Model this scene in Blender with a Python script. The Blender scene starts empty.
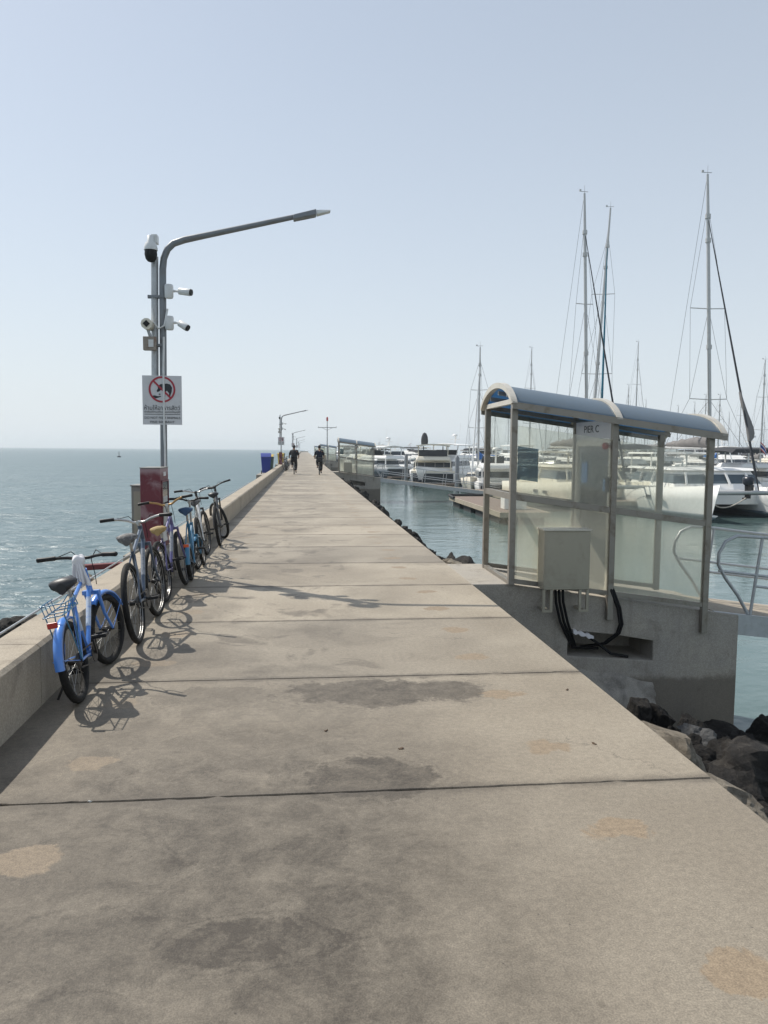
import bpy, bmesh, math, random
from mathutils import Vector, Matrix, noise
random.seed(7)
R = math.radians
sc = bpy.context.scene
COL = sc.collection

# ------------------------------------------------------------------ camera
F_PX, W, H = 760.0, 768, 1024
YAW, PITCH, ROLL, EYE = math.atan(80/F_PX), math.atan(62.4/F_PX), R(0.45), 1.6
_fw = Vector((math.sin(YAW)*math.cos(PITCH), math.cos(YAW)*math.cos(PITCH), -math.sin(PITCH)))
_r = Vector((math.cos(YAW), -math.sin(YAW), 0)); _u = _r.cross(_fw)
_r2 = _r*math.cos(ROLL)+_u*math.sin(ROLL); _u2 = _u*math.cos(ROLL)-_r*math.sin(ROLL)
def at(x, y, z=None, Y=None):
    """pixel of the photograph -> point of the place at height z or distance Y"""
    d = _fw*F_PX+_r2*(x-W/2)+_u2*(H/2-y)
    t = (z-EYE)/d.z if z is not None else Y/d.y
    return Vector((0, 0, EYE))+d*t
cd = bpy.data.cameras.new('camera'); cam = bpy.data.objects.new('camera', cd); COL.objects.link(cam)
cd.sensor_fit = 'VERTICAL'; cd.sensor_height = 24; cd.lens = F_PX/H*24
cd.clip_start = .05; cd.clip_end = 30000
M3 = Matrix((_r2, _u2, -_fw)).transposed()
cam.matrix_world = Matrix.Translation((0, 0, EYE)) @ M3.to_4x4()
sc.camera = cam

# ------------------------------------------------------------------ materials
def nt(name):
    m = bpy.data.materials.new(name); m.use_nodes = True
    t = m.node_tree; t.nodes.clear()
    o = t.nodes.new('ShaderNodeOutputMaterial'); p = t.nodes.new('ShaderNodeBsdfPrincipled')
    t.links.new(p.outputs[0], o.inputs[0])
    return m, t, p, o
def N(t, kind, **kw):
    n = t.nodes.new(kind)
    for k, v in kw.items():
        if k.startswith('i_'):
            key = k[2:]; key = int(key) if key.isdigit() else key.replace('_', ' ')
            if hasattr(v, 'is_output') or isinstance(v, bpy.types.NodeSocket): t.links.new(v, n.inputs[key])
            else: n.inputs[key].default_value = v
        else: setattr(n, k, v)
    return n
def math_(t, op, a, b=None, c=None, clamp=False):
    n = t.nodes.new('ShaderNodeMath'); n.operation = op; n.use_clamp = clamp
    for i, v in enumerate((a, b, c)):
        if v is None: continue
        if isinstance(v, bpy.types.NodeSocket): t.links.new(v, n.inputs[i])
        else: n.inputs[i].default_value = v
    return n.outputs[0]
def mix(t, fac, a, b, typ='MIX'):
    n = t.nodes.new('ShaderNodeMixRGB'); n.blend_type = typ
    for i, v in enumerate((fac, a, b)):
        if isinstance(v, bpy.types.NodeSocket): t.links.new(v, n.inputs[i])
        elif i == 0: n.inputs[0].default_value = v
        else: n.inputs[i].default_value = (*v[:3], 1)
    return n.outputs[0]
def ramp(t, v, a, b, lo=0, hi=1):
    n = t.nodes.new('ShaderNodeMapRange'); n.interpolation_type = 'SMOOTHSTEP'
    t.links.new(v, n.inputs[0])
    for i, x in enumerate((a, b, lo, hi)): n.inputs[i+1].default_value = x
    return n.outputs[0]
def tex(t, co, scale, detail=4, rough=.55, dist=0):
    n = N(t, 'ShaderNodeTexNoise', i_Scale=scale, i_Detail=detail, i_Roughness=rough, i_Distortion=dist)
    t.links.new(co, n.inputs['Vector']); return n.outputs[0]
def coord(t, kind='Object'): return t.nodes.new('ShaderNodeTexCoord').outputs[kind]

def mat(name, col, rough=.5, metal=0, var=.12, scale=6, bump=0., bscale=80, dirt=None, dirt_amt=.5, dscale=3, spec=.5, coat=0):
    m, t, p, o = nt(name)
    co = coord(t)
    n1 = tex(t, co, scale, 5, .6)
    lo = [c*(1-var) for c in col]; hi = [min(1, c*(1+var)) for c in col]
    c = mix(t, n1, lo, hi)
    if dirt:
        d = ramp(t, tex(t, co, dscale, 6, .65, .3), .48, .72, 0, dirt_amt)
        c = mix(t, d, c, dirt)
    t.links.new(c, p.inputs['Base Color'])
    rr = math_(t, 'MULTIPLY_ADD', tex(t, co, scale*2.3, 3), .25*rough, rough*.87)
    t.links.new(rr, p.inputs['Roughness'])
    p.inputs['Metallic'].default_value = metal
    p.inputs['Specular IOR Level'].default_value = spec
    if coat: p.inputs['Coat Weight'].default_value = coat; p.inputs['Coat Roughness'].default_value = .15
    if bump:
        b = N(t, 'ShaderNodeBump', i_Strength=.6, i_Distance=bump)
        t.links.new(tex(t, co, bscale, 6, .7), b.inputs['Height']); t.links.new(b.outputs[0], p.inputs['Normal'])
    return m

MT = {}
MT['alu'] = mat('bronze_grey_aluminium', (.26, .238, .205), .42, .45, .12, 5, dirt=(.15, .115, .08), dscale=7, dirt_amt=.75)
MT['alu_light'] = mat('pale_aluminium', (.62, .58, .5), .4, .3, .08, 5, dirt=(.4, .35, .28), dscale=7, dirt_amt=.4)
MT['galv'] = mat('galvanised_steel', (.44, .455, .465), .45, .45, .18, 14, dirt=(.28, .27, .25), dscale=9)
MT['galv_d'] = mat('weathered_grey_paint', (.2, .215, .23), .5, .3, .15, 9, dirt=(.16, .14, .12), dscale=7)
MT['white'] = mat('white_gelcoat', (.84, .83, .8), .3, 0, .05, 1.5, dirt=(.6, .56, .48), dscale=.8, dirt_amt=.25)
MT['cream'] = mat('cream_gelcoat', (.72, .67, .56), .35, 0, .05, 1.5, dirt=(.55, .5, .4), dscale=.8, dirt_amt=.25)
MT['whitep'] = mat('white_plastic', (.7, .71, .7), .4, 0, .06, 20, dirt=(.5, .49, .46), dscale=14, dirt_amt=.5)
MT['black'] = mat('black_plastic', (.013, .013, .014), .5, 0, .2, 20, dirt=(.05, .046, .042), dscale=14, dirt_amt=.3, spec=.3)
MT['rubber'] = mat('tyre_rubber', (.014, .0135, .013), .75, 0, .25, 30, bump=.002, bscale=140, dirt=(.06, .054, .045), dscale=18, dirt_amt=.35, spec=.25)
MT['chrome'] = mat('worn_steel', (.5, .5, .49), .32, .9, .15, 30, dirt=(.2, .14, .09), dscale=24, dirt_amt=.6)
MT['steel_d'] = mat('dark_steel', (.04, .04, .04), .5, .5, .2, 30, dirt=(.08, .045, .025), dscale=22, dirt_amt=.5)
MT['gold'] = mat('gold_anodised_alloy', (.42, .26, .11), .4, .6, .15, 30)
MT['bike_blue'] = mat('bright_blue_paint', (.075, .24, .68), .3, 0, .1, 18, dirt=(.12, .22, .42), dscale=16, dirt_amt=.4, coat=.5)
MT['bike_cyan'] = mat('sky_blue_paint', (.04, .19, .33), .35, 0, .1, 18, dirt=(.1, .17, .22), dscale=16, dirt_amt=.5, coat=.4)
MT['bike_slate'] = mat('slate_blue_paint', (.06, .09, .14), .35, .2, .12, 18, dirt=(.15, .15, .15), dscale=16, dirt_amt=.5, coat=.4)
MT['bike_purple'] = mat('violet_paint', (.085, .075, .21), .35, .1, .12, 18, dirt=(.2, .18, .25), dscale=16, dirt_amt=.5, coat=.4)
MT['bike_white'] = mat('white_bike_paint', (.6, .6, .58), .35, 0, .08, 18, dirt=(.35, .33, .3), dscale=16, dirt_amt=.5, coat=.4)
MT['bike_dark'] = mat('charcoal_paint', (.035, .037, .042), .38, .2, .2, 18, dirt=(.12, .11, .1), dscale=16, dirt_amt=.5, coat=.4)
MT['sad_black'] = mat('black_vinyl', (.018, .018, .02), .42, 0, .2, 25, bump=.001, bscale=300)
MT['sad_grey'] = mat('scuffed_grey_vinyl', (.1, .097, .094), .7, 0, .3, 25, dirt=(.36, .35, .34), dscale=30, dirt_amt=.8)
MT['sad_blue'] = mat('navy_vinyl', (.02, .06, .13), .5, 0, .2, 25)
MT['tan_vinyl'] = mat('tan_wicker', (.36, .25, .1), .7, 0, .3, 40, bump=.004, bscale=160)
MT['red_plastic'] = mat('red_reflector', (.42, .035, .03), .25, 0, .1, 40)
MT['orange'] = mat('orange_reflector', (.75, .13, .04), .3, 0, .1, 40)
MT['plate'] = mat('pale_plastic_panel', (.5, .5, .48), .5, 0, .1, 20)
MT['decal_pale'] = mat('pale_blue_decal', (.5, .58, .7), .35, 0, .12, 30, dirt=(.1, .25, .6), dscale=30, dirt_amt=.9)
MT['decal_grey'] = mat('worn_grey_decal', (.25, .27, .3), .4, 0, .15, 30, dirt=(.06, .08, .12), dscale=34, dirt_amt=.9)
MT['cloth'] = mat('white_cotton', (.74, .73, .74), .9, 0, .06, 14, bump=.004, bscale=60, spec=.1)
MT['bin_blue'] = mat('blue_bin_plastic', (.012, .035, .24), .5, 0, .12, 6)
MT['bin_yellow'] = mat('yellow_bin_plastic', (.55, .38, .05), .5, 0, .12, 6)
MT['bin_green'] = mat('dark_green_bin_plastic', (.03, .07, .06), .5, 0, .12, 6)
MT['red_wood'] = mat('dull_red_timber', (.14, .03, .035), .75, 0, .3, 9, bump=.004, bscale=40)
MT['navy_cloth'] = mat('navy_cotton', (.014, .018, .032), .9, 0, .2, 20, spec=.1)
MT['dark_cloth'] = mat('charcoal_cotton', (.025, .026, .028), .9, 0, .2, 20, spec=.1)
MT['skin'] = mat('skin', (.32, .18, .11), .6, 0, .08, 20)
MT['hair'] = mat('black_hair', (.012, .01, .009), .6, 0, .2, 40)
MT['canvas_dark'] = mat('dark_canvas', (.06, .062, .068), .85, 0, .15, 4, bump=.01, bscale=12, spec=.15)
MT['canvas_grey'] = mat('grey_canvas', (.2, .19, .185), .85, 0, .15, 4, bump=.01, bscale=12, spec=.15)
MT['canvas_blue'] = mat('blue_canvas', (.03, .14, .42), .8, 0, .15, 4, bump=.01, bscale=12, spec=.15)
MT['sail_dark'] = mat('dark_sailcloth', (.045, .048, .055), .8, 0, .2, 4, spec=.15)
MT['sail_teal'] = mat('teal_sailcloth', (.02, .13, .19), .8, 0, .2, 4, spec=.15)
MT['mast'] = mat('mast_aluminium', (.5, .5, .49), .4, .35, .08, 2, dirt=(.36, .35, .33), dscale=2)
MT['wire'] = mat('stainless_wire', (.13, .135, .14), .5, .6, .1, 5)
MT['bglass'] = mat('dark_boat_glass', (.025, .032, .04), .1, 0, .2, 1.5)
MT['hull_dark'] = mat('navy_hull_paint', (.012, .018, .03), .3, 0, .2, 1.5)
MT['hull_greyblue'] = mat('grey_blue_antifoul', (.07, .1, .12), .6, 0, .2, 2)  # even grey-blue colour for stripes, one hull and the catamaran windows
MT['teak'] = mat('weathered_brown_decking', (.2, .15, .12), .8, 0, .2, 3, bump=.004, bscale=20)
MT['dock_dark'] = mat('black_fender_rubber', (.02, .022, .024), .8, 0, .3, 4)
MT['rope'] = mat('pale_rope', (.55, .5, .42), .9, 0, .15, 30)
MT['cable'] = mat('black_cable', (.008, .008, .009), .6, 0, .3, 20, spec=.25)
MT['cab_grey'] = mat('khaki_grey_cabinet_paint', (.36, .33, .255), .36, .1, .08, 4, dirt=(.24, .21, .155), dscale=4, dirt_amt=.45)
MT['cab_dark'] = mat('grey_steel_box', (.25, .245, .22), .5, .2, .08, 6, dirt=(.15, .12, .1), dscale=8)
MT['ink'] = mat('dark_sign_ink', (.025, .03, .035), .6, 0, .1, 30)
MT['ink_red'] = mat('red_sign_ink', (.38, .03, .05), .5, 0, .1, 30)
MT['sign_w'] = mat('white_sign_face', (.62, .62, .63), .45, 0, .06, 8, dirt=(.45, .44, .42), dscale=6, dirt_amt=.4)
MT['blue_sticker'] = mat('blue_sticker', (.06, .22, .48), .4, 0, .1, 20)
MT['leaf_dry'] = mat('dry_leaf', (.09, .055, .03), .8, 0, .3, 60)
MT['flag_red'] = mat('flag_red', (.5, .03, .05), .8, 0, .1, 5)
MT['flag_white'] = mat('flag_white', (.75, .75, .75), .8, 0, .05, 5)
MT['flag_blue'] = mat('flag_blue', (.03, .04, .25), .8, 0, .1, 5)

def concrete(name, base, dark, warm, stain=.5, tide=None, bump=.006):
    m, t, p, o = nt(name); co = coord(t)
    a = tex(t, co, 1.3, 6, .62, .4); b = tex(t, co, 9, 6, .7); c = tex(t, co, 90, 3, .6)
    col = mix(t, ramp(t, a, .3, .7), base, warm)
    col = mix(t, ramp(t, tex(t, co, 2.2, 7, .7, .8), .5, .72, 0, stain), col, dark)
    col = mix(t, .22, col, mix(t, b, (.2, .2, .2), (.9, .9, .88)), 'OVERLAY')
    col = mix(t, .3, col, mix(t, ramp(t, c, .35, .7), (.25, .25, .25), (.75, .75, .75)), 'OVERLAY')
    # runs of dirt down the faces
    mp = N(t, 'ShaderNodeMapping', i_Scale=(7, 7, .5)); t.links.new(co, mp.inputs[0])
    st = ramp(t, tex(t, mp.outputs[0], 1, 4, .6), .52, .75, 0, stain*.6)
    col = mix(t, st, col, dark)
    if tide is not None:
        s = N(t, 'ShaderNodeSeparateXYZ'); t.links.new(co, s.inputs[0])
        z = math_(t, 'ADD', s.outputs[2], math_(t, 'MULTIPLY', tex(t, co, 5, 5, .7), .22))
        col = mix(t, ramp(t, z, tide+.17, tide+.06, 0, .7), col, (.12, .1, .075))
    t.links.new(col, p.inputs['Base Color']); p.inputs['Roughness'].default_value = .85
    p.inputs['Specular IOR Level'].default_value = .3
    hgt = math_(t, 'ADD', math_(t, 'MULTIPLY', b, .7), math_(t, 'MULTIPLY', c, .3))
    bp = N(t, 'ShaderNodeBump', i_Strength=.7, i_Distance=bump); t.links.new(hgt, bp.inputs['Height']); t.links.new(bp.outputs[0], p.inputs['Normal'])
    return m
MT['wall'] = concrete('parapet_concrete', (.35, .305, .245), (.17, .145, .115), (.4, .345, .27), .55)
MT['block'] = concrete('pier_head_concrete', (.34, .315, .28), (.19, .17, .145), (.38, .345, .29), .7, tide=-1.2)
MT['ledge'] = concrete('rough_concrete', (.3, .28, .25), (.12, .11, .095), (.34, .31, .26), .6)

def rock_mat(name, a, b, c):
    m, t, p, o = nt(name); co = coord(t)
    oi = t.nodes.new('ShaderNodeObjectInfo')
    n = tex(t, co, 2.2, 8, .68, .5)
    col = mix(t, ramp(t, n, .35, .65), a, b)
    col = mix(t, ramp(t, tex(t, co, 5, 6, .7, 1), .55, .7, 0, .8), col, c)
    col = mix(t, .4, col, mix(t, tex(t, co, 26, 5, .7), (.1, .1, .1), (.9, .9, .9)), 'OVERLAY')
    v = math_(t, 'MULTIPLY_ADD', oi.outputs['Random'], .7, .65)
    hs = N(t, 'ShaderNodeHueSaturation'); t.links.new(v, hs.inputs['Value']); t.links.new(col, hs.inputs['Color'])
    t.links.new(hs.outputs[0], p.inputs['Base Color']); p.inputs['Roughness'].default_value = .8; p.inputs['Specular IOR Level'].default_value = .22
    bp = N(t, 'ShaderNodeBump', i_Strength=.9, i_Distance=.05); t.links.new(tex(t, co, 7, 12, .8, .6), bp.inputs['Height']); t.links.new(bp.outputs[0], p.inputs['Normal'])
    return m
MT['rock'] = rock_mat('dark_granite', (.02, .019, .018), (.04, .036, .032), (.075, .066, .056))
MT['rock_pale'] = rock_mat('pale_granite', (.2, .17, .13), (.36, .32, .26), (.09, .08, .065))
MT['rock_grey'] = rock_mat('grey_granite', (.075, .075, .075), (.125, .125, .122), (.09, .085, .08))

# pier deck ------------------------------------------------------------------
JOINT0, SLAB = 3.44, 1.8
def pier_mat():
    m, t, p, o = nt('pier_deck_concrete'); co = coord(t)
    s = N(t, 'ShaderNodeSeparateXYZ'); t.links.new(co, s.inputs[0]); X, Y = s.outputs[0], s.outputs[1]
    w1 = tex(t, co, .55, 6, .6, .4); w2 = tex(t, co, 3.2, 7, .66, .5); w3 = tex(t, co, 34, 7, .75); w4 = tex(t, co, 160, 3, .65)
    col = mix(t, ramp(t, w1, .32, .68), (.275, .235, .18), (.37, .322, .252))
    # slab to slab differences
    idx = math_(t, 'FLOOR', math_(t, 'DIVIDE', math_(t, 'SUBTRACT', Y, JOINT0), SLAB))
    wn = N(t, 'ShaderNodeTexWhiteNoise', noise_dimensions='1D'); t.links.new(idx, wn.inputs['W'])
    col = mix(t, .5, col, mix(t, wn.outputs['Value'], (.38, .38, .38), (.58, .57, .55)), 'OVERLAY')
    # dark tyre and water stains, fewer towards the harbour edge
    lane = ramp(t, math_(t, 'ADD', X, math_(t, 'MULTIPLY', w1, 1.1)), 1.8, .7, .2, 1)
    near = ramp(t, Y, 12, 3, .45, 1)  # stains deepened towards the camera, also painting in backlight and lens falloff
    st = math_(t, 'MULTIPLY', math_(t, 'MULTIPLY', ramp(t, tex(t, co, .7, 5, .55, .5), .4, .66), lane), near)
    st2 = math_(t, 'MULTIPLY', ramp(t, tex(t, co, 2.1, 6, .6, .8), .5, .66), lane)
    tot = math_(t, 'MAXIMUM', math_(t, 'MULTIPLY', st, .76), math_(t, 'MULTIPLY', st2, .6))
    grime_falloff = math_(t, 'MULTIPLY', math_(t, 'MULTIPLY', lane, ramp(t, Y, 7.4, 2.6, .05, .92)), ramp(t, math_(t, 'ADD', math_(t, 'MULTIPLY', w1, .5), math_(t, 'MULTIPLY', w2, .5)), .34, .6, .5, 1))  # grime plus painted light falloff, darkest on the nearest slabs
    tot = math_(t, 'MAXIMUM', tot, grime_falloff)
    wob = math_(t, 'MULTIPLY', math_(t, 'SUBTRACT', w2, .5), 1.7)
    wob = math_(t, 'ADD', wob, math_(t, 'MULTIPLY', math_(t, 'SUBTRACT', w3, .5), .35))
    for (px, py, rx, ry, a) in [(375, 692, .75, .3, .8), (300, 690, .3, .2, .5), (252, 942, .33, .14, 1.0), (375, 778, .4, .25, .85), (215, 697, .5, .24, .6), (90, 950, .4, .2, .8),
                                (70, 870, .45, .25, .7), (380, 842, .16, .09, .4), (240, 750, .6, .3, .6), (180, 785, .4, .2, .35), (440, 690, .35, .22, .8), (30, 800, .2, .2, .3), (330, 640, .5, .3, .3), (420, 560, .7, .5, .3)]:
        c = at(px, py, z=0)
        dx = math_(t, 'DIVIDE', math_(t, 'SUBTRACT', X, c.x), rx); dy = math_(t, 'DIVIDE', math_(t, 'SUBTRACT', Y, c.y), ry)
        d = math_(t, 'SQRT', math_(t, 'ADD', math_(t, 'MULTIPLY', dx, dx), math_(t, 'MULTIPLY', dy, dy)))
        d = math_(t, 'ADD', d, wob)
        tot = math_(t, 'MAXIMUM', tot, math_(t, 'MULTIPLY', ramp(t, d, 1.1, .72), min(1, a*1.05)))
        rim = math_(t, 'SUBTRACT', 1, math_(t, 'DIVIDE', math_(t, 'ABSOLUTE', math_(t, 'SUBTRACT', d, 1.02)), .07), clamp=True)
        tot = math_(t, 'ADD', tot, math_(t, 'MULTIPLY', rim, .16*a))
        tot = math_(t, 'MAXIMUM', tot, math_(t, 'MULTIPLY', ramp(t, d, 1.9, .6), a*.45))
    tot = math_(t, 'MULTIPLY', tot, ramp(t, tex(t, co, 7, 9, .75, .5), .3, .65, .8, 1.1))
    tot = math_(t, 'MULTIPLY', tot, ramp(t, tex(t, co, 60, 4, .7), .32, .6, .9, 1.04))
    col = mix(t, math_(t, 'MULTIPLY', tot, .97, clamp=True), col, (.058, .047, .035))
    # rusty repair patches, two to a slab in a row along the harbour side and a fainter row on the left
    for (x0, amt) in ((1.3, .8), (-1.1, .4)):
        yy = math_(t, 'DIVIDE', math_(t, 'SUBTRACT', Y, 1.64), .9)
        cell = math_(t, 'FLOOR', yy)
        fy = math_(t, 'MULTIPLY', math_(t, 'SUBTRACT', math_(t, 'FRACT', yy), .5), .9/.095)
        wn = N(t, 'ShaderNodeTexWhiteNoise', noise_dimensions='1D'); t.links.new(math_(t, 'ADD', cell, x0*7), wn.inputs['W'])
        fx = math_(t, 'DIVIDE', math_(t, 'SUBTRACT', X, math_(t, 'MULTIPLY_ADD', wn.outputs['Value'], .08, x0-.04)), .13)
        d = math_(t, 'SQRT', math_(t, 'ADD', math_(t, 'MULTIPLY', fx, fx), math_(t, 'MULTIPLY', fy, fy)))
        d = math_(t, 'ADD', d, math_(t, 'MULTIPLY', math_(t, 'SUBTRACT', w2, .5), 3.6))
        a = math_(t, 'MULTIPLY', ramp(t, d, 1.05, .85), math_(t, 'MULTIPLY_ADD', wn.outputs['Value'], .3, amt-.02))
        col = mix(t, a, col, mix(t, w3, (.22, .165, .11), (.3, .235, .16)))
    # dirt along the joints; darker towards the parapet foot
    fj = math_(t, 'ABSOLUTE', math_(t, 'SUBTRACT', math_(t, 'FRACT', math_(t, 'ADD', math_(t, 'DIVIDE', math_(t, 'SUBTRACT', Y, JOINT0), SLAB), .5)), .5))
    jd = ramp(t, math_(t, 'ADD', fj, math_(t, 'MULTIPLY', math_(t, 'SUBTRACT', w2, .5), .12)), .045, .0, 0, .55)
    col = mix(t, jd, col, (.09, .075, .058))
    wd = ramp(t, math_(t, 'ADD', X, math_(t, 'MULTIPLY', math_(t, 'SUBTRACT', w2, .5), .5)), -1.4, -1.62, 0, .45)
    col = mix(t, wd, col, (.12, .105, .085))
    # fine shrinkage cracks
    vc = N(t, 'ShaderNodeTexVoronoi', feature='DISTANCE_TO_EDGE', i_Scale=.42)
    cw = N(t, 'ShaderNodeVectorMath', operation='ADD'); t.links.new(co, cw.inputs[0])
    nz = N(t, 'ShaderNodeTexNoise', i_Scale=2.4, i_Detail=8, i_Roughness=.7); t.links.new(co, nz.inputs['Vector'])
    sc2 = N(t, 'ShaderNodeVectorMath', operation='SCALE'); t.links.new(nz.outputs['Color'], sc2.inputs[0]); sc2.inputs['Scale'].default_value = .55
    t.links.new(sc2.outputs[0], cw.inputs[1]); t.links.new(cw.outputs[0], vc.inputs['Vector'])
    ck = math_(t, 'MULTIPLY', ramp(t, vc.outputs['Distance'], .0022, .0006), ramp(t, tex(t, co, .9, 3), .5, .62, 0, .6))
    col = mix(t, ck, col, (.06, .05, .04))
    # aggregate, pits and speckle
    col = mix(t, .28, col, mix(t, ramp(t, w3, .28, .72), (.2, .2, .2), (.8, .8, .79)), 'OVERLAY')
    col = mix(t, .38, col, mix(t, ramp(t, w4, .3, .72), (.2, .2, .2), (.8, .8, .8)), 'OVERLAY')
    vo = N(t, 'ShaderNodeTexVoronoi', i_Scale=23); t.links.new(co, vo.inputs['Vector'])
    v2 = N(t, 'ShaderNodeTexVoronoi', i_Scale=3.1); t.links.new(co, v2.inputs['Vector'])
    sr = N(t, 'ShaderNodeSeparateColor'); t.links.new(v2.outputs['Color'], sr.inputs[0])
    drip = ramp(t, math_(t, 'ADD', v2.outputs['Distance'], math_(t, 'MULTIPLY', w3, .05)), 0.095, .055) 
    drip = math_(t, 'MULTIPLY', drip, ramp(t, sr.outputs[0], .55, .75))
    col = mix(t, math_(t, 'MULTIPLY', drip, .6), col, (.07, .055, .04))
    pit = math_(t, 'MULTIPLY', ramp(t, vo.outputs['Distance'], .12, .04), ramp(t, tex(t, co, 6, 2), .56, .62))
    col = mix(t, math_(t, 'MULTIPLY', pit, .6), col, (.06, .052, .045))
    t.links.new(col, p.inputs['Base Color'])
    p.inputs['Roughness'].default_value = .62; p.inputs['Specular IOR Level'].default_value = .4
    hgt = math_(t, 'ADD', math_(t, 'ADD', math_(t, 'MULTIPLY', w3, .6), math_(t, 'MULTIPLY', w4, .35)), math_(t, 'MULTIPLY', pit, -.6))
    bp = N(t, 'ShaderNodeBump', i_Strength=.55, i_Distance=.006); t.links.new(hgt, bp.inputs['Height']); t.links.new(bp.outputs[0], p.inputs['Normal'])
    return m
MT['pier'] = pier_mat()

def water_mat():
    m, t, p, o = nt('sea_water'); co = coord(t)
    s = N(t, 'ShaderNodeSeparateXYZ'); t.links.new(co, s.inputs[0]); X, Y = s.outputs[0], s.outputs[1]
    calm = ramp(t, X, -1, 1.5, 1, 0)                 # 1 = open sea, 0 = sheltered basin
    def waves(sx, sy, sc_, det, rot):
        mp = N(t, 'ShaderNodeMapping', i_Scale=(sx, sy, 1), i_Rotation=(0, 0, rot)); t.links.new(co, mp.inputs[0])
        return tex(t, mp.outputs[0], sc_, det, .6, .4)
    a = waves(.45, 1, .55, 3, .25); b = waves(.6, 1, 2.0, 5, -.15); c = waves(.3, 1, .09, 2, .1); e = waves(.7, 1, .5, 4, .5)
    big = math_(t, 'ADD', math_(t, 'MULTIPLY', a, .6), math_(t, 'ADD', math_(t, 'MULTIPLY', b, .21), math_(t, 'MULTIPLY', c, 1.2)))
    small = math_(t, 'ADD', math_(t, 'MULTIPLY', b, .025), math_(t, 'MULTIPLY', e, .05))
    hgt = math_(t, 'ADD', math_(t, 'MULTIPLY', big, calm), math_(t, 'MULTIPLY', small, math_(t, 'SUBTRACT', 1, calm)))
    bp = N(t, 'ShaderNodeBump', i_Strength=1, i_Distance=.9); t.links.new(hgt, bp.inputs['Height']); t.links.new(bp.outputs[0], p.inputs['Normal'])
    col = mix(t, calm, (.1, .155, .15), (.088, .145, .158))
    col = mix(t, ramp(t, tex(t, co, .05, 4), .35, .7, 0, .5), col, (.08, .14, .15))
    t.links.new(col, p.inputs['Base Color'])
    t.links.new(math_(t, 'MULTIPLY_ADD', calm, .27, .05), p.inputs['Roughness']); p.inputs['IOR'].default_value = 1.333
    return m
MT['water'] = water_mat()

def glass_mat(name, dirt_col, amount, low):
    """salt and dust clouded pane: clear glass under an uneven film that scatters light"""
    m, t, p, o = nt(name); t.nodes.remove(p); co = coord(t)
    tr = N(t, 'ShaderNodeBsdfTransparent', i_Color=(.93, .94, .92, 1))
    gl = N(t, 'ShaderNodeBsdfGlossy', i_Roughness=.04, i_Color=(.9, .9, .9, 1))
    tl = N(t, 'ShaderNodeBsdfTranslucent', i_Color=(*dirt_col, 1)); rf = N(t, 'ShaderNodeBsdfRefraction', i_Color=(*[min(1, c*1.2) for c in dirt_col], 1), i_Roughness=.5, i_IOR=1.0)
    di = N(t, 'ShaderNodeBsdfDiffuse', i_Color=(*dirt_col, 1))
    f0 = N(t, 'ShaderNodeMixShader', i_0=.65); t.links.new(di.outputs[0], f0.inputs[1]); t.links.new(tl.outputs[0], f0.inputs[2])
    film = N(t, 'ShaderNodeMixShader', i_0=.72); t.links.new(f0.outputs[0], film.inputs[1]); t.links.new(rf.outputs[0], film.inputs[2])
    mp = N(t, 'ShaderNodeMapping', i_Scale=(1, 1, .35)); t.links.new(co, mp.inputs[0])
    n = tex(t, mp.outputs[0], 2.5, 6, .6, .5); n2 = tex(t, co, 30, 4, .6)
    a = math_(t, 'ADD', math_(t, 'MULTIPLY', math_(t, 'SUBTRACT', n, .5), .55), math_(t, 'MULTIPLY', math_(t, 'SUBTRACT', n2, .5), .1))
    a = math_(t, 'ADD', a, amount, clamp=True)
    s = N(t, 'ShaderNodeSeparateXYZ'); t.links.new(co, s.inputs[0])
    a = math_(t, 'ADD', a, ramp(t, s.outputs[2], 1.0, .5, 0, low), clamp=True)
    m1 = t.nodes.new('ShaderNodeMixShader'); t.links.new(a, m1.inputs[0]); t.links.new(tr.outputs[0], m1.inputs[1]); t.links.new(film.outputs[0], m1.inputs[2])
    fr = N(t, 'ShaderNodeFresnel', i_IOR=1.45)
    m2 = t.nodes.new('ShaderNodeMixShader'); t.links.new(fr.outputs[0], m2.inputs[0]); t.links.new(m1.outputs[0], m2.inputs[1]); t.links.new(gl.outputs[0], m2.inputs[2])
    t.links.new(m2.outputs[0], o.inputs[0]); return m
MT['pane'] = glass_mat('salt_clouded_glass', (.96, .92, .79), .45, .5)
MT['pane_far'] = glass_mat('lightly_clouded_glass', (.92, .88, .76), .1, .2)
MT['pane_door'] = glass_mat('frosted_door_glass', (.95, .94, .88), .32, .25)
MT['pane_blue'] = glass_mat('blue_grey_notice_film', (.2, .28, .34), .8, 0)

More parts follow.
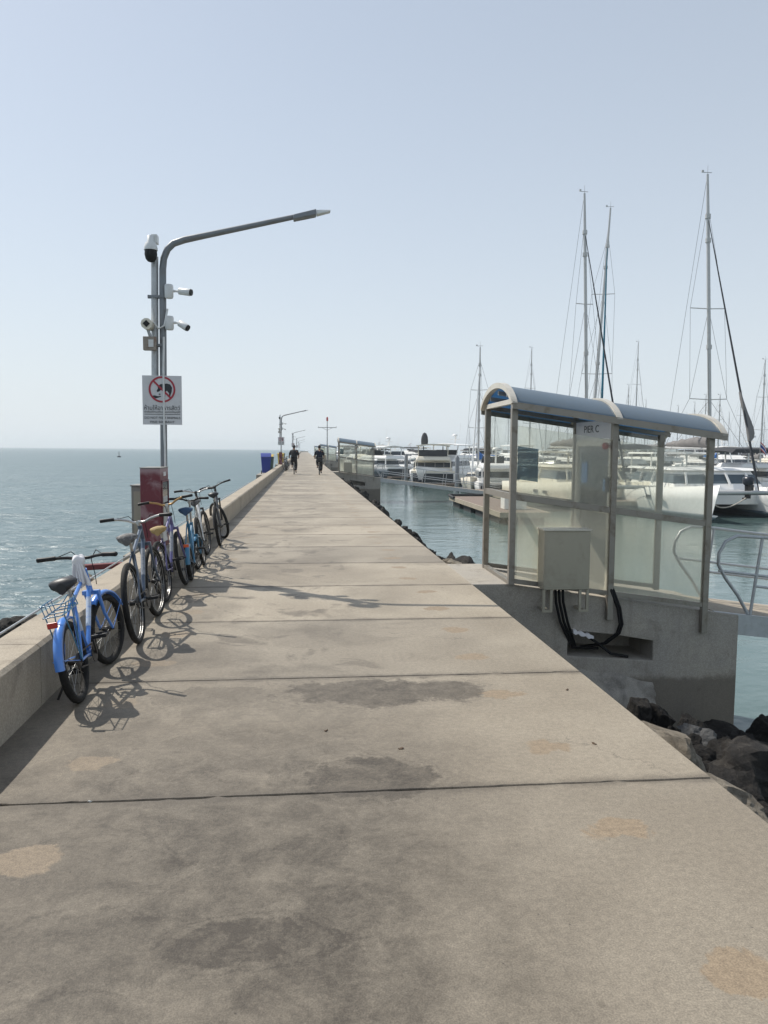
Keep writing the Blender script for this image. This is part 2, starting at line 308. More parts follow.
def roof_mat():
    m, t, p, o = nt('tinted_polycarbonate'); co = coord(t)
    n = tex(t, co, 4, 5, .6)
    c = mix(t, n, (.17, .215, .245), (.22, .265, .295))
    t.links.new(c, p.inputs['Base Color']); p.inputs['Roughness'].default_value = .3
    tl = N(t, 'ShaderNodeBsdfTranslucent', i_Color=(.24, .55, .85, 1))
    ms = N(t, 'ShaderNodeMixShader', i_0=.36); t.links.new(p.outputs[0], ms.inputs[1]); t.links.new(tl.outputs[0], ms.inputs[2])
    t.links.new(ms.outputs[0], o.inputs[0]); return m
MT['roof'] = roof_mat()
def redbox_mat():
    m, t, p, o = nt('faded_maroon_paint'); co = coord(t)
    c = mix(t, tex(t, co, 5, 4), (.12, .02, .03), (.17, .03, .042))
    s = N(t, 'ShaderNodeSeparateXYZ'); t.links.new(co, s.inputs[0])
    f = ramp(t, tex(t, co, 4.5, 5, .6, .6), .52, .68, 0, .65)
    f = math_(t, 'MAXIMUM', f, ramp(t, math_(t, 'ADD', s.outputs[2], math_(t, 'MULTIPLY', tex(t, co, 12, 4), .1)), .91, 1.0, 0, .8))
    c = mix(t, f, c, (.36, .26, .27))
    t.links.new(c, p.inputs['Base Color']); p.inputs['Roughness'].default_value = .55; return m
MT['redbox'] = redbox_mat()

# ------------------------------------------------------------------ mesh builder
class MB:
    def __init__(s): s.v = []; s.f = []; s.s = []
    def add(s, vs, fs, smooth=False):
        o = len(s.v); s.v += [Vector(v) for v in vs]; s.f += [[i+o for i in f] for f in fs]; s.s += [smooth]*len(fs); return s
    def box(s, c, d, rot=None):
        c = Vector(c); hx, hy, hz = d[0]/2, d[1]/2, d[2]/2
        vs = [Vector((x, y, z)) for z in (-hz, hz) for y in (-hy, hy) for x in (-hx, hx)]
        if rot is not None: vs = [rot @ v for v in vs]
        return s.add([c+v for v in vs], [(0, 2, 3, 1), (4, 5, 7, 6), (0, 1, 5, 4), (2, 6, 7, 3), (0, 4, 6, 2), (1, 3, 7, 5)])
    def b(s, x0, x1, y0, y1, z0, z1): return s.box(((x0+x1)/2, (y0+y1)/2, (z0+z1)/2), (x1-x0, y1-y0, z1-z0))
    def hexa(s, lo, hi):
        """lo, hi: four corners each, same winding"""
        return s.add(list(lo)+list(hi), [(3, 2, 1, 0), (4, 5, 6, 7)]+[(i, (i+1) % 4, (i+1) % 4+4, i+4) for i in range(4)])
    def beam(s, p, q, w, h, up=(0, 0, 1)):
        p, q = Vector(p), Vector(q); d = (q-p).normalized(); up = Vector(up)
        x = d.cross(up)
        if x.length < 1e-4: x = d.cross(Vector((1, 0, 0)))
        x.normalize(); z = x.cross(d)
        c = [x*a*w/2+z*b_*h/2 for a, b_ in ((-1, -1), (1, -1), (1, 1), (-1, 1))]
        return s.hexa([p+k for k in c], [q+k for k in c])
    def tube(s, pts, r, n=8, closed=False, caps=True):
        pts = [Vector(p) for p in pts]; m = len(pts)
        rs = r if isinstance(r, (list, tuple)) else [r]*m
        rings = []; prev = None
        for i, p in enumerate(pts):
            if closed: d = pts[(i+1) % m]-pts[i-1]
            else: d = pts[min(i+1, m-1)]-pts[max(i-1, 0)]
            d.normalize()
            if prev is None:
                a = Vector((0, 0, 1)) if abs(d.z) < .9 else Vector((1, 0, 0)); x = d.cross(a).normalized()
            else: x = (prev-d*prev.dot(d)).normalized()
            prev = x; y = d.cross(x)
            rings.append([p+(x*math.cos(2*math.pi*k/n)+y*math.sin(2*math.pi*k/n))*rs[i] for k in range(n)])
        vs = [v for g in rings for v in g]; fs = []
        for i in range(m if closed else m-1):
            j = (i+1) % m
            for k in range(n): fs.append((i*n+k, i*n+(k+1) % n, j*n+(k+1) % n, j*n+k))
        s.add(vs, fs, True)
        if caps and not closed:
            s.add(rings[0], [tuple(reversed(range(n)))]); s.add(rings[-1], [tuple(range(n))])
        return s
    def loft(s, rings, caps=True, smooth=True, closed=True):
        n = len(rings[0]); vs = [v for g in rings for v in g]; fs = []
        for i in range(len(rings)-1):
            for k in range(n if closed else n-1): fs.append((i*n+k, i*n+(k+1) % n, (i+1)*n+(k+1) % n, (i+1)*n+k))
        s.add(vs, fs, smooth)
        if caps: s.add(rings[0], [tuple(reversed(range(n)))]); s.add(rings[-1], [tuple(range(n))])
        return s
    def lathe(s, prof, c=(0, 0, 0), axis=(0, 0, 1), n=16):
        c = Vector(c); a = Vector(axis).normalized(); q = Vector((0, 0, 1)).rotation_difference(a)
        rings = [[c+q @ Vector((r*math.cos(2*math.pi*k/n), r*math.sin(2*math.pi*k/n), z)) for k in range(n)] for r, z in prof]
        return s.loft(rings)
    def ring(s, c, axis, Rr, r, n=36, k=8):
        c = Vector(c); a = Vector(axis).normalized(); q = Vector((0, 0, 1)).rotation_difference(a)
        return s.tube([c+q @ Vector((Rr*math.cos(2*math.pi*i/n), Rr*math.sin(2*math.pi*i/n), 0)) for i in range(n)], r, k, closed=True)
    def sphere(s, c, r, n=14, m=8, sc_=(1, 1, 1)):
        c = Vector(c); rings = []
        for i in range(m+1):
            a = math.pi*(i/m)*.98+.03
            rings.append([c+Vector((r*math.sin(a)*math.cos(2*math.pi*k/n)*sc_[0], r*math.sin(a)*math.sin(2*math.pi*k/n)*sc_[1], -r*math.cos(a)*sc_[2])) for k in range(n)])
        return s.loft(rings)
    def xf(s, fn): s.v = [fn(v) for v in s.v]; return s
    def build(s, name, m, parent=None, bevel=0, fix=True):
        me = bpy.data.meshes.new(name); me.from_pydata([tuple(v) for v in s.v], [], s.f)
        me.polygons.foreach_set('use_smooth', s.s); me.update()
        if fix:
            bm = bmesh.new(); bm.from_mesh(me); bmesh.ops.recalc_face_normals(bm, faces=bm.faces); bm.to_mesh(me); bm.free()
        me.materials.append(MT[m] if isinstance(m, str) else m)
        o = bpy.data.objects.new(name, me); COL.objects.link(o)
        if parent is not None: o.parent = parent
        if bevel:
            bv = o.modifiers.new('bevel', 'BEVEL'); bv.width = bevel; bv.segments = 2; bv.limit_method = 'ANGLE'; bv.angle_limit = R(50)
        return o
def tag(o, label=None, cat=None, group=None, kind=None):
    if label: o['label'] = label
    if cat: o['category'] = cat
    if group: o['group'] = group
    if kind: o['kind'] = kind
    return o
def thing(name, label, cat, loc=(0, 0, 0), rz=0, group=None):
    o = bpy.data.objects.new(name, None); COL.objects.link(o); o.location = loc; o.rotation_euler = (0, 0, rz); o.empty_display_size = .2
    return tag(o, label, cat, group)
def dup(root, loc=None, rz=None, label=None, group=None):
    def cp(o, par):
        c = o.copy(); COL.objects.link(c); c.parent = par
        for ch in list(o.children): cp(ch, c)
        return c
    r = cp(root, None)
    if loc is not None: r.location = loc
    if rz is not None: r.rotation_euler = (root.rotation_euler.x, root.rotation_euler.y, rz)
    if label: r['label'] = label
    if group: r['group'] = group
    return r
def text_mesh(txt, size, extrude=.0008):
    cu = bpy.data.curves.new('lettering', 'FONT'); cu.body = txt; cu.size = size; cu.extrude = extrude
    cu.align_x = 'CENTER'; cu.align_y = 'CENTER'; cu.resolution_u = 3
    o = bpy.data.objects.new('lettering', cu); COL.objects.link(o)
    dg = bpy.context.evaluated_depsgraph_get(); dg.update()
    me = bpy.data.meshes.new_from_object(o.evaluated_get(dg)); bpy.data.objects.remove(o)
    return me
def text_obj(lines, m, parent, name='lettering'):
    """lines: (text, size, matrix) ; ONE mesh"""
    mb = MB()
    for txt, size, mx, fit in lines:
        me = text_mesh(txt, size)
        xs = [v.co.x for v in me.vertices]; wd = (max(xs)-min(xs)) if xs else 1
        k = fit/wd if fit else 1; cx = (max(xs)+min(xs))/2
        mb.add([mx @ Vector(((v.co.x-cx)*k, v.co.y, v.co.z)) for v in me.vertices], [list(p.vertices) for p in me.polygons])
        bpy.data.meshes.remove(me)
    return mb.build(name, m, parent, fix=False)
FACE_CAM = Matrix(((1, 0, 0, 0), (0, 0, -1, 0), (0, 1, 0, 0), (0, 0, 0, 1)))     # text in XZ facing -Y
def fc(x, y, z): return Matrix.Translation((x, y, z)) @ FACE_CAM

# ------------------------------------------------------------------ sky, sun
SUN = Vector((-.61, .55, 1)).normalized()
w = bpy.data.worlds.new('World'); sc.world = w; w.use_nodes = True
t = w.node_tree; bg = t.nodes['Background']
sky = t.nodes.new('ShaderNodeTexSky'); sky.sky_type = 'NISHITA'; sky.sun_disc = False
sky.sun_elevation = math.asin(SUN.z); sky.sun_rotation = math.atan2(SUN.x, SUN.y)
sky.air_density = 1.0; sky.dust_density = 1.0; sky.ozone_density = 1.5; sky.altitude = 0
# hot season haze: the clear sky is veiled by a pale band that thickens towards the horizon
co = t.nodes.new('ShaderNodeTexCoord'); sp = t.nodes.new('ShaderNodeSeparateXYZ'); t.links.new(co.outputs['Generated'], sp.inputs[0])
el = math_(t, 'MAXIMUM', sp.outputs[2], 0)
veil = math_(t, 'MULTIPLY_ADD', math_(t, 'POWER', 2.718, math_(t, 'MULTIPLY', el, -2.6)), .68, .3)
HZ = (6.6, 7.15, 7.6)
t.links.new(mix(t, veil, sky.outputs[0], HZ), bg.inputs[0]); bg.inputs[1].default_value = .1
sl = bpy.data.lights.new('sun', 'SUN'); sl.energy = 3.9; sl.angle = R(.55); sl.color = (1, .95, .87)
so = bpy.data.objects.new('sun', sl); COL.objects.link(so); so.rotation_euler = (-SUN).to_track_quat('-Z', 'Y').to_euler(); so.location = (-30, 25, 50)
vs = sc.view_settings; vs.view_transform = 'Standard'; vs.look = 'None'; vs.exposure = .22; vs.gamma = 1; vs.use_curve_mapping = False

# ------------------------------------------------------------------ setting
WZ = -2.1
mb = MB(); mb.add([(-3000, -200, WZ), (3000, -200, WZ), (3000, 3500, WZ), (-3000, 3500, WZ)], [(0, 1, 2, 3)])
tag(mb.build('sea', 'water'), kind='structure')

X0, X1, PEND = -1.62, 1.995, 400
mb = MB(); y = JOINT0-SLAB*6
while y < PEND:
    g = .0095 if y < 60 else .005
    y0, y1 = y+g, y+SLAB-g; n = 90 if y < 14 else (12 if y < 40 else 1)
    rnd = lambda a: (noise.noise(Vector((a*3.1, y*7, 1)))*.006+noise.noise(Vector((a*11, y*5, 9)))*.004+max(0, noise.noise(Vector((a*9+40, y*3, 4)))-.35)*.06) if n > 1 else 0
    xs = [X0-.3+(X1-X0+.3)*k/n for k in range(n+1)]
    top0 = [(x, y0+rnd(x), 0) for x in xs]; top1 = [(x, y1+rnd(x+50), 0) for x in xs]
    if n > 1:
        ch = .004
        mb.add([(a[0], a[1]-ch, -ch*1.5) for a in top0]+top0+top1+[(a[0], a[1]+ch, -ch*1.5) for a in top1]+[(a[0], a[1]-ch, -.15) for a in top0]+[(a[0], a[1]+ch, -.15) for a in top1],
               [(k+r*(n+1), k+1+r*(n+1), k+1+q*(n+1), k+q*(n+1)) for k in range(n) for r, q in ((0, 1), (1, 2), (2, 3), (4, 0), (3, 5))])
        e = n
        mb.add([top0[e], top1[e], (X1, y1, -.15), (X1, y0, -.15)], [(0, 1, 2, 3)])
    else: mb.b(X0-.3, X1, y0, y1, -.15, 0)
    y += SLAB
tag(mb.build('pier_deck', 'pier'), kind='structure')
mb = MB(); mb.b(X0-.3, X1-.012, JOINT0-SLAB*6, PEND, -2.9, -.14)
tag(mb.build('pier_body', 'ledge'), kind='structure')
# rubble bank under the loose rocks
def bank(name, sx, x_in, x_out, z_in):
    mb = MB(); ny, nx = 130, 7; vs_ = []
    for j in range(ny+1):
        yy = -6+406*(j/ny)**1.6
        for i in range(nx+1):
            u = i/nx; x = x_in+(x_out-x_in)*u
            vs_.append((sx*x, yy, z_in+(-2.7-z_in)*u+noise.noise(Vector((x*2, yy*2, 3)))*.15))
    mb.add(vs_, [(j*(nx+1)+i, j*(nx+1)+i+1, (j+1)*(nx+1)+i+1, (j+1)*(nx+1)+i) for j in range(ny) for i in range(nx)])
    tag(mb.build(name, 'rock'), kind='structure')
bank('harbour_bank', 1, 1.98, 5.2, -.75); bank('sea_bank', -1, 1.92, 5.2, -1.05)

# parapet: cast in lengths, one wall
mb = MB(); y = -6.0
while y < PEND:
    L = 3.6 if y < 80 else 20
    n = 60 if y < 16 else (9 if y < 30 else 1)
    def jj(k): return noise.noise(Vector((0, (y+L*k/n)*1.3, 5)))*.006 if n > 1 else 0
    def chip(k): return .022+(max(0, noise.noise(Vector((9, (y+L*k/n)*5.3, 5)))-.25)*.07 if n > 1 else 0)
    rings = []
    for k in range(n+1):
        yy = y+.004+(L-.008)*k/n; j = jj(k); zt = .39+jj(k+3)*.7
        prof = [(-1.62+j, -.02), (-1.62+j, zt-chip(k)), (-1.62-chip(k+2)+j, zt), (-1.915+j, zt), (-1.93+j, zt-.015), (-1.93+j, -1.2)]
        rings.append([Vector((x, yy, z)) for x, z in prof])
    mb.loft(rings, smooth=False); y += L
tag(mb.build('parapet_wall', 'wall'), 'low concrete parapet wall along the open sea side of the pier', 'wall')
# conduit along its outer top edge
pts = [(-1.952+noise.noise(Vector((0, yy*.7, 2)))*.008, yy, .4+noise.noise(Vector((3, yy*.9, 2)))*.006) for yy in [-2+i*.5 for i in range(60)]]
tag(MB().tube(pts, .008, 8).build('conduit_pipe', 'galv'), 'thin grey conduit running along the outer top edge of the parapet', 'pipe')
# seaward ledge carrying the bins
for (yy, L, lab) in ((44.2, 6.2, 'small concrete platform outside the parapet under the nearest blue bin'), (73, 6.0, 'small concrete platform outside the parapet behind the left cyclist')):
    tag(MB().b(-2.75, -1.935, yy, yy+L, -2.6, .1).build('bin_platform', 'ledge', bevel=.02), lab, 'platform')

# ------------------------------------------------------------------ rocks
def rock_mesh(seed, sub=4):
    bm = bmesh.new(); bmesh.ops.create_icosphere(bm, subdivisions=sub, radius=1)
    rr = random.Random(seed)
    planes = [(Vector((rr.gauss(0, 1), rr.gauss(0, 1), rr.gauss(0, 1))).normalized(), rr.uniform(.45, .8)) for _ in range(15)]
    off = Vector((seed*7.3, seed*3.1, 0))
    for v in bm.verts:
        d = v.co.normalized(); r = 1
        for n_, k in planes:
            q = d.dot(n_)
            if q > 1e-3: r = min(r, k/q)
        r *= 1+.12*noise.noise(d*2.3+off)+.09*noise.noise(d*5+off)+.05*noise.noise(d*11+off)+.03*noise.noise(d*24+off)
        v.co = d*r
    me = bpy.data.meshes.new('boulder'); bm.to_mesh(me); bm.free()
    for p in me.polygons: p.use_smooth = False
    return me
RM = [rock_mesh(i) for i in range(9)]
for me in RM: me.materials.append(MT['rock'])
def rock(loc, s, label, group, rot=None, seed=None, m=None):
    me = RM[seed if seed is not None else random.randrange(len(RM))]
    if m: me = me.copy(); me.materials[0] = MT[m]
    o = bpy.data.objects.new('boulder', me); COL.objects.link(o); o.location = loc; o.scale = s
    o.rotation_euler = rot or (random.uniform(0, 6), random.uniform(0, 6), random.uniform(0, 6))
    return tag(o, label, 'boulder', group)
GR = 'boulders along the harbour side of the pier'; GL = 'boulders along the seaward side of the parapet'
for i in range(170):
    yy = 10.9+(i/170)**1.5*60+random.uniform(-.2, .2); x = random.choice((2.25, 2.4, 2.55, 2.8, 3.1, 3.5))+random.uniform(-.1, .1)
    if 53.6 < yy < 55.8: continue
    s = random.choice((.16, .2, .25, .3, .36))
    rock((x, yy, -.42-.72*(x-2.2)+random.uniform(-.05, .12)), (s*random.uniform(.8, 1.3), s*random.uniform(.8, 1.3), s*.8), 'dark boulder tumbled along the harbour edge of the pier', GR)
for i in range(60):
    yy = 6.6+(i/60)**1.4*36+random.uniform(-.2, .2); x = -random.choice((2.35, 2.7, 3.1, 3.6, 4.2))+random.uniform(-.15, .15)
    s = random.uniform(.18, .34)
    rock((x, yy, -.42-.5*(-x-2.2)+random.uniform(-.08, .15)), (s*random.uniform(.8, 1.3), s*random.uniform(.8, 1.3), s*.8), 'dark boulder heaped against the seaward side of the parapet', GL)
# near ones you can point to
rock((2.26, 4.55, -.36), (.2, .62, .24), 'long pale sunlit boulder lying just under the pier edge', None, (0, .1, .28), 3, 'rock_pale')
rock((2.18, 3.72, -.28), (.19, .3, .14), 'cracked brown boulder at the corner of the pier edge, nearest rock', None, (.1, .3, .5), 2, 'rock_pale')
rock(at(712, 741, z=-1.1)+Vector((0, .25, -.12)), (.3, .25, .28), 'pale grey pointed boulder against the foot of the concrete base', None, (.3, -.4, .3), 5, 'rock_grey')
rock(at(752, 775, z=-.75), (.46, .42, .3), 'largest black boulder right of the long pale one', None, (.2, .25, .7), 1)
rock(at(735, 800, z=-.62), (.3, .28, .2), 'dark rounded boulder beside the pier edge under the big black one', None, (.5, .2, .2), 6)
rock(at(735, 745, z=-1.75), (.34, .5, .3), 'black boulder poking into the water past the concrete base', None, (.1, .2, .9), 4)
rock(at(765, 850, z=-.55), (.26, .3, .2), 'brown boulder in the lower corner beside the pier edge', None, (.3, .1, .9), 7)
for px_, py_, z_, s_ in ((690, 735, -1.3, .22), (700, 762, -1.0, .2), (660, 718, -1.1, .2), (765, 735, -1.95, .3), (768, 800, -1.2, .36), (640, 712, -1.05, .18), (728, 765, -1.2, .26), (745, 752, -1.45, .22), (760, 760, -1.5, .24),
                         (708, 775, -.75, .12), (722, 788, -.7, .11), (745, 806, -.68, .13), (690, 748, -.95, .13), (675, 736, -.95, .12), (762, 822, -.62, .14), (725, 752, -1.35, .16), (752, 790, -.95, .2), (735, 778, -1.0, .16)):
    rock(at(px_, py_, z=z_), (s_*1.2, s_, s_*.8), 'dark boulder wedged between the pier and the near concrete base', 'boulders by the near concrete base')
rb = random.Random(21)
for i in range(46):
    x = rb.uniform(2.3, 4.7); yy = rb.uniform(1.2, 8.3); s_ = rb.uniform(.16, .34)
    rock((x, yy, -.75-1.95*(x-1.98)/3.2+rb.uniform(-.08, .06)), (s_*rb.uniform(.9, 1.3), s_*rb.uniform(.9, 1.3), s_*.8), 'dark boulder wedged between the pier and the near concrete base', 'boulders by the near concrete base', (rb.uniform(0, 6), rb.uniform(0, 6), rb.uniform(0, 6)), rb.randrange(9))
rock((2.72, 12.6, -.46), (.42, .62, .27), 'big flat black boulder just beyond the shelter base', None, (.05, .1, .4), 0)
rock((2.32, 11.7, -.22), (.2, .26, .16), 'brown boulder next to the big flat black one', None, (.3, .1, .4), 8, 'rock_pale')
rock((-3.25, 10.9, -.72), (.36, .36, .36), 'dark boulder just outside the parapet left of the blue bicycle saddle', None, (.4, .2, .3), 4)
rock((-4.0, 11.0, -1.0), (.42, .4, .36), 'dark boulder standing in the sea off the parapet, leftmost of the rocks', None, (.1, .5, .3), 6)
rock((-2.35, 8.3, .03), (.24, .3, .22), 'pale boulder under the red timber outside the parapet', None, (.5, .2, .8), 2, 'rock_pale')
# red timber on the rocks
tag(MB().beam((-2.42, 8.45, .3), (-1.99, 8.6, .305), .1, .06).build('timber_beam', 'red_wood', bevel=.01), 'dull red timber beam lying on the rocks outside the parapet', 'timber')

# ------------------------------------------------------------------ bicycles
def make_bike(label, loc, rz, lean, frame, R_=.33, wb=1.05, steer=0, saddle='sad_black', bar='chrome', seat_h=.86, bar_h=.97, barw=.6, rise=.05, sweep=.06,
              fender=None, rack=False, sus=False, step=False, grips='black', tyre=.024, reflector=None, group='bicycles leaning on the parapet', basket=None, plate=False, stand=False, name='bicycle', decal=None):
    root = thing(name, label, 'bicycle', loc, rz, group)
    root.rotation_euler = (0, -lean, rz)
    k = R_/.33; ks = wb/1.05
    tk = .8 if R_ < .3 else .92; bb = Vector((0, .42*ks, max(.22, .28*k))); seat = Vector((0, bb.y-.17*ks, seat_h)); sc_ = bb.lerp(seat, .74)
    hb = Vector((0, wb-.2*ks, R_*2+.07)); ht = hb+Vector((0, -.05*ks, .15)); bc = Vector((0, ht.y-.03, bar_h))
    fa = Vector((0, wb, R_)); ra = Vector((0, 0, R_)); ax = (ht-hb).normalized()
    rot = Matrix.Rotation(steer, 3, ax); S = lambda v: hb+rot @ (Vector(v)-hb)
    m = MB(); tr = .017*tk
    low = hb.lerp(ht, .2); up = hb.lerp(ht, .85)
    if step: m.tube([low, low.lerp(bb, .6)+Vector((0, 0, -.02)), bb], tr*1.25, 10); m.tube([up, up.lerp(sc_.lerp(bb, .45), .55)+Vector((0, 0, -.03)), sc_.lerp(bb, .45)], tr, 10)
    else: m.tube([low, bb], tr*1.2, 10); m.tube([up, sc_], tr, 10)
    m.tube([bb+(bb-sc_).normalized()*.02, sc_+(seat-sc_).normalized()*.03], tr, 10)
    m.tube([hb-ax*.012, ht+ax*.012], .021, 12)
    for s in (-1, 1):
        m.tube([bb+Vector((s*.025, -.03, 0)), Vector((s*.05, R_*.5, R_*.97)), ra+Vector((s*.055, 0, 0))], .009, 8)
        m.tube([sc_+Vector((s*.014, 0, -.01)), Vector((s*.05, R_*.3, R_*1.55)), ra+Vector((s*.055, 0, 0))], .008, 8)
    m.lathe([(.028, -.035), (.028, .035)], bb, (1, 0, 0), 14)
    fr = m.build('frame', frame, root)
    if decal:
        a_, c_ = low.lerp(bb, .18), low.lerp(bb, .62); MB().tube([a_, c_], tr*1.2+.0012, 12, caps=False).build('decal', decal, fr, fix=False)
        a_, c_ = bb.lerp(sc_, .45), bb.lerp(sc_, .75); MB().tube([a_, c_], tr+.0012, 12, caps=False).build('decal', decal, fr, fix=False)
    m = MB()
    for s in (-1, 1):
        top = hb+Vector((s*.05, .015, -.02))
        if sus:
            m.tube([S(top), S(top.lerp(fa+Vector((s*.055, 0, 0)), .5))], .014, 10); m.tube([S(top.lerp(fa+Vector((s*.055, 0, 0)), .42)), S(fa+Vector((s*.055, 0, 0)))], .02, 10)
        else: m.tube([S(top), S(top.lerp(fa, .55)+Vector((s*.04*.45, -.012, 0))), S(fa+Vector((s*.05, 0, 0)))], [.014, .012, .009], 10)
    m.beam(S(hb+Vector((-.062, .015, -.02))), S(hb+Vector((.062, .015, -.02))), .035, .03)
    m.build('fork', 'bike_dark' if sus else frame, root)
    for nm, c, T in (('rear_wheel', ra, lambda v: v), ('front_wheel', fa, S)):
        m = MB(); n = 40; rim = R_-.038
        prof = [(-.011, -.008), (.011, -.008), (.012, .008), (-.012, .008)]
        m.loft([[T(c+Vector((a, (rim+b_)*math.cos(2*math.pi*i/n), (rim+b_)*math.sin(2*math.pi*i/n)))) for a, b_ in prof] for i in range(n+1)], caps=False, smooth=False)
        for i in range(20):
            a = 2*math.pi*i/20; a2 = a+(.35 if i % 4 < 2 else -.35); s = 1 if i % 2 else -1
            m.tube([T(c+Vector((s*.026, .02*math.cos(a2), .02*math.sin(a2)))), T(c+Vector((0, rim*math.cos(a), rim*math.sin(a))))], .0013, 4, caps=False)
        wl = m.build(nm, 'chrome', root)
        q = MB(); q.tube([T(c+Vector((0, (R_-tyre)*math.cos(2*math.pi*i/n), (R_-tyre)*math.sin(2*math.pi*i/n)))) for i in range(n)], tyre, 10, closed=True)
        q.build('tyre', 'rubber', wl)
        q = MB(); q.tube([T(c+Vector((-.058, 0, 0))), T(c+Vector((-.028, 0, 0))), T(c+Vector((-.027, 0, 0))), T(c+Vector((.027, 0, 0))), T(c+Vector((.028, 0, 0))), T(c+Vector((.058, 0, 0)))], [.01, .01, .022, .022, .01, .01], 10)
        if nm == 'rear_wheel': q.lathe([(.05, .033), (.034, .046)], c, (1, 0, 0), 16)
        q.build('hub', 'steel_d', wl)
    # seat post and saddle
    sd = (seat-sc_).normalized()
    m = MB(); m.tube([sc_, seat-sd*.01], .0135, 10); m.build('seat_post', 'chrome', root)
    rings = []
    for yy, hw, z in ((-.135, .03, .0), (-.12, .075, .018), (-.07, .092, .026), (-.01, .075, .02), (.05, .042, .014), (.11, .026, .012), (.145, .012, .004)):
        rings.append([seat+Vector((hw*math.cos(a), yy, z-.008+(.028 if math.sin(a) > 0 else .05)*math.sin(a)*(1 if math.sin(a) < 0 else 1-.25*abs(math.cos(a))))) for a in [2*math.pi*i/12 for i in range(12)]])
    m = MB().loft(rings); sa = m.build('saddle', saddle, root)
    # handlebar
    b0 = bc
    m = MB(); m.tube([S(ht), S(ht.lerp(b0, .8)), S(b0)], .014, 10); m.tube([S(b0+Vector((0, -.03, 0))), S(b0+Vector((0, .035, 0)))], .018, 10); m.build('stem', 'chrome' if not sus else 'steel_d', root)
    hw = barw/2
    pts = [(-hw, -sweep, rise), (-hw*.62, -sweep*.3, rise), (-hw*.34, .02, rise*.55), (-.05, .03, 0), (.05, .03, 0), (hw*.34, .02, rise*.55), (hw*.62, -sweep*.3, rise), (hw, -sweep, rise)]
    P = [S(b0+Vector(p)) for p in pts]
    sm = []
    for i in range(len(P)-1):
        for q in range(4): sm.append(P[i].lerp(P[i+1], q/4))
    sm.append(P[-1]); sm = [sm[0]]+[(sm[i-1]+sm[i]*2+sm[i+1])/4 for i in range(1, len(sm)-1)]+[sm[-1]]
    h = MB().tube(sm, .0115, 10).build('handlebar', bar, root)
    for a, b_ in ((P[0], P[1]), (P[-1], P[-2])):
        d = (b_-a).normalized()
        MB().tube([a-d*.004, a+d*.004, a+d*.06, a+d*.12], [.013, .0175, .0155, .017], 10).build('grip', grips, h)
        l0 = a+d*.15; fwd = rot @ Vector((0, 1, -.25))
        MB().tube([l0, l0+fwd*.04, l0+fwd*.055-d*.05, l0+fwd*.045-d*.12], [.011, .008, .006, .005], 8).build('brake_lever', 'steel_d', h)
    # cables from the bar to the frame
    for s in (-1, 1):
        a = P[1] if s < 0 else P[-2]
        c0 = S(b0+Vector((s*.035, .085, -.02))); e = S(hb+Vector((s*.03, .05, .03)))
        pts = [a, a.lerp(c0, .6)+Vector((0, .04, .05)), c0, c0.lerp(e, .6)+Vector((0, .02, 0)), e]
        MB().tube(pts, .0032, 6).build('brake_cable', 'cable', root)
    # cranks
    ca = R(random.uniform(0, 360))
    m = MB(); m.lathe([(.085*max(k, .8), .04), (.085*max(k, .8), .044)], bb, (1, 0, 0), 24)
    cr = .165*max(k, .8)
    for s in (-1, 1):
        d = Vector((0, math.cos(ca), math.sin(ca)))*s
        m.tube([bb, bb+Vector((s*.05, 0, 0))], .011, 8); m.beam(bb+Vector((s*.055, 0, 0))-d*.012, bb+Vector((s*.065, 0, 0))+d*cr, .02, .012, (1, 0, 0))
    c = m.build('chainring', 'steel_d', root)
    for s in (-1, 1):
        d = Vector((0, math.cos(ca), math.sin(ca)))*s; p = bb+Vector((s*.12, 0, 0))+d*cr
        q = MB(); q.box(p+Vector((0, .042, 0)), (.085, .012, .022)); q.box(p-Vector((0, .042, 0)), (.085, .012, .022)); q.box(p+Vector((s*.04, 0, 0)), (.008, .09, .018)); q.box(p-Vector((s*.04, 0, 0)), (.008, .09, .018)); q.tube([p-Vector((s*.06, 0, 0)), p+Vector((s*.04, 0, 0))], .009, 8)
        q.build('pedal', 'black', c)
    m = MB()
    for s in (-1, 1): m.beam(bb+Vector((.042, 0, s*.083*max(k, .8))), ra+Vector((.042, 0, s*.045)), .006, .009)
    m.build('chain', 'steel_d', root)
    if fender:
        rr = R_+.022
        def arc(c, a0, a1, T, nm):
            rings = []
            for i in range(17):
                a = R(a0+(a1-a0)*i/16); e = []
                for u, dz in ((-.03, -.014), (-.024, .004), (0, .011), (.024, .004), (.03, -.014), (.024, .001), (0, .007), (-.024, .001)):
                    e.append(T(c+Vector((u, (rr+dz)*math.cos(a), (rr+dz)*math.sin(a)))))
                rings.append(e)
            q = MB().loft(rings)
            for a in (a0+12, a1-12):
                for s in (-1, 1): q.tube([T(c+Vector((s*.03, rr*math.cos(R(a)), rr*math.sin(R(a))))), T(c+Vector((s*.05, 0, 0)))], .003, 5)
            return q.build(nm, fender, root)
        rf = arc(ra, 62, 176, lambda v: v, 'rear_mudguard'); arc(fa, 25, 128, S, 'front_mudguard')
        a = R(168); p = ra+Vector((0, (rr+.02)*math.cos(a), (rr+.02)*math.sin(a)+.05))
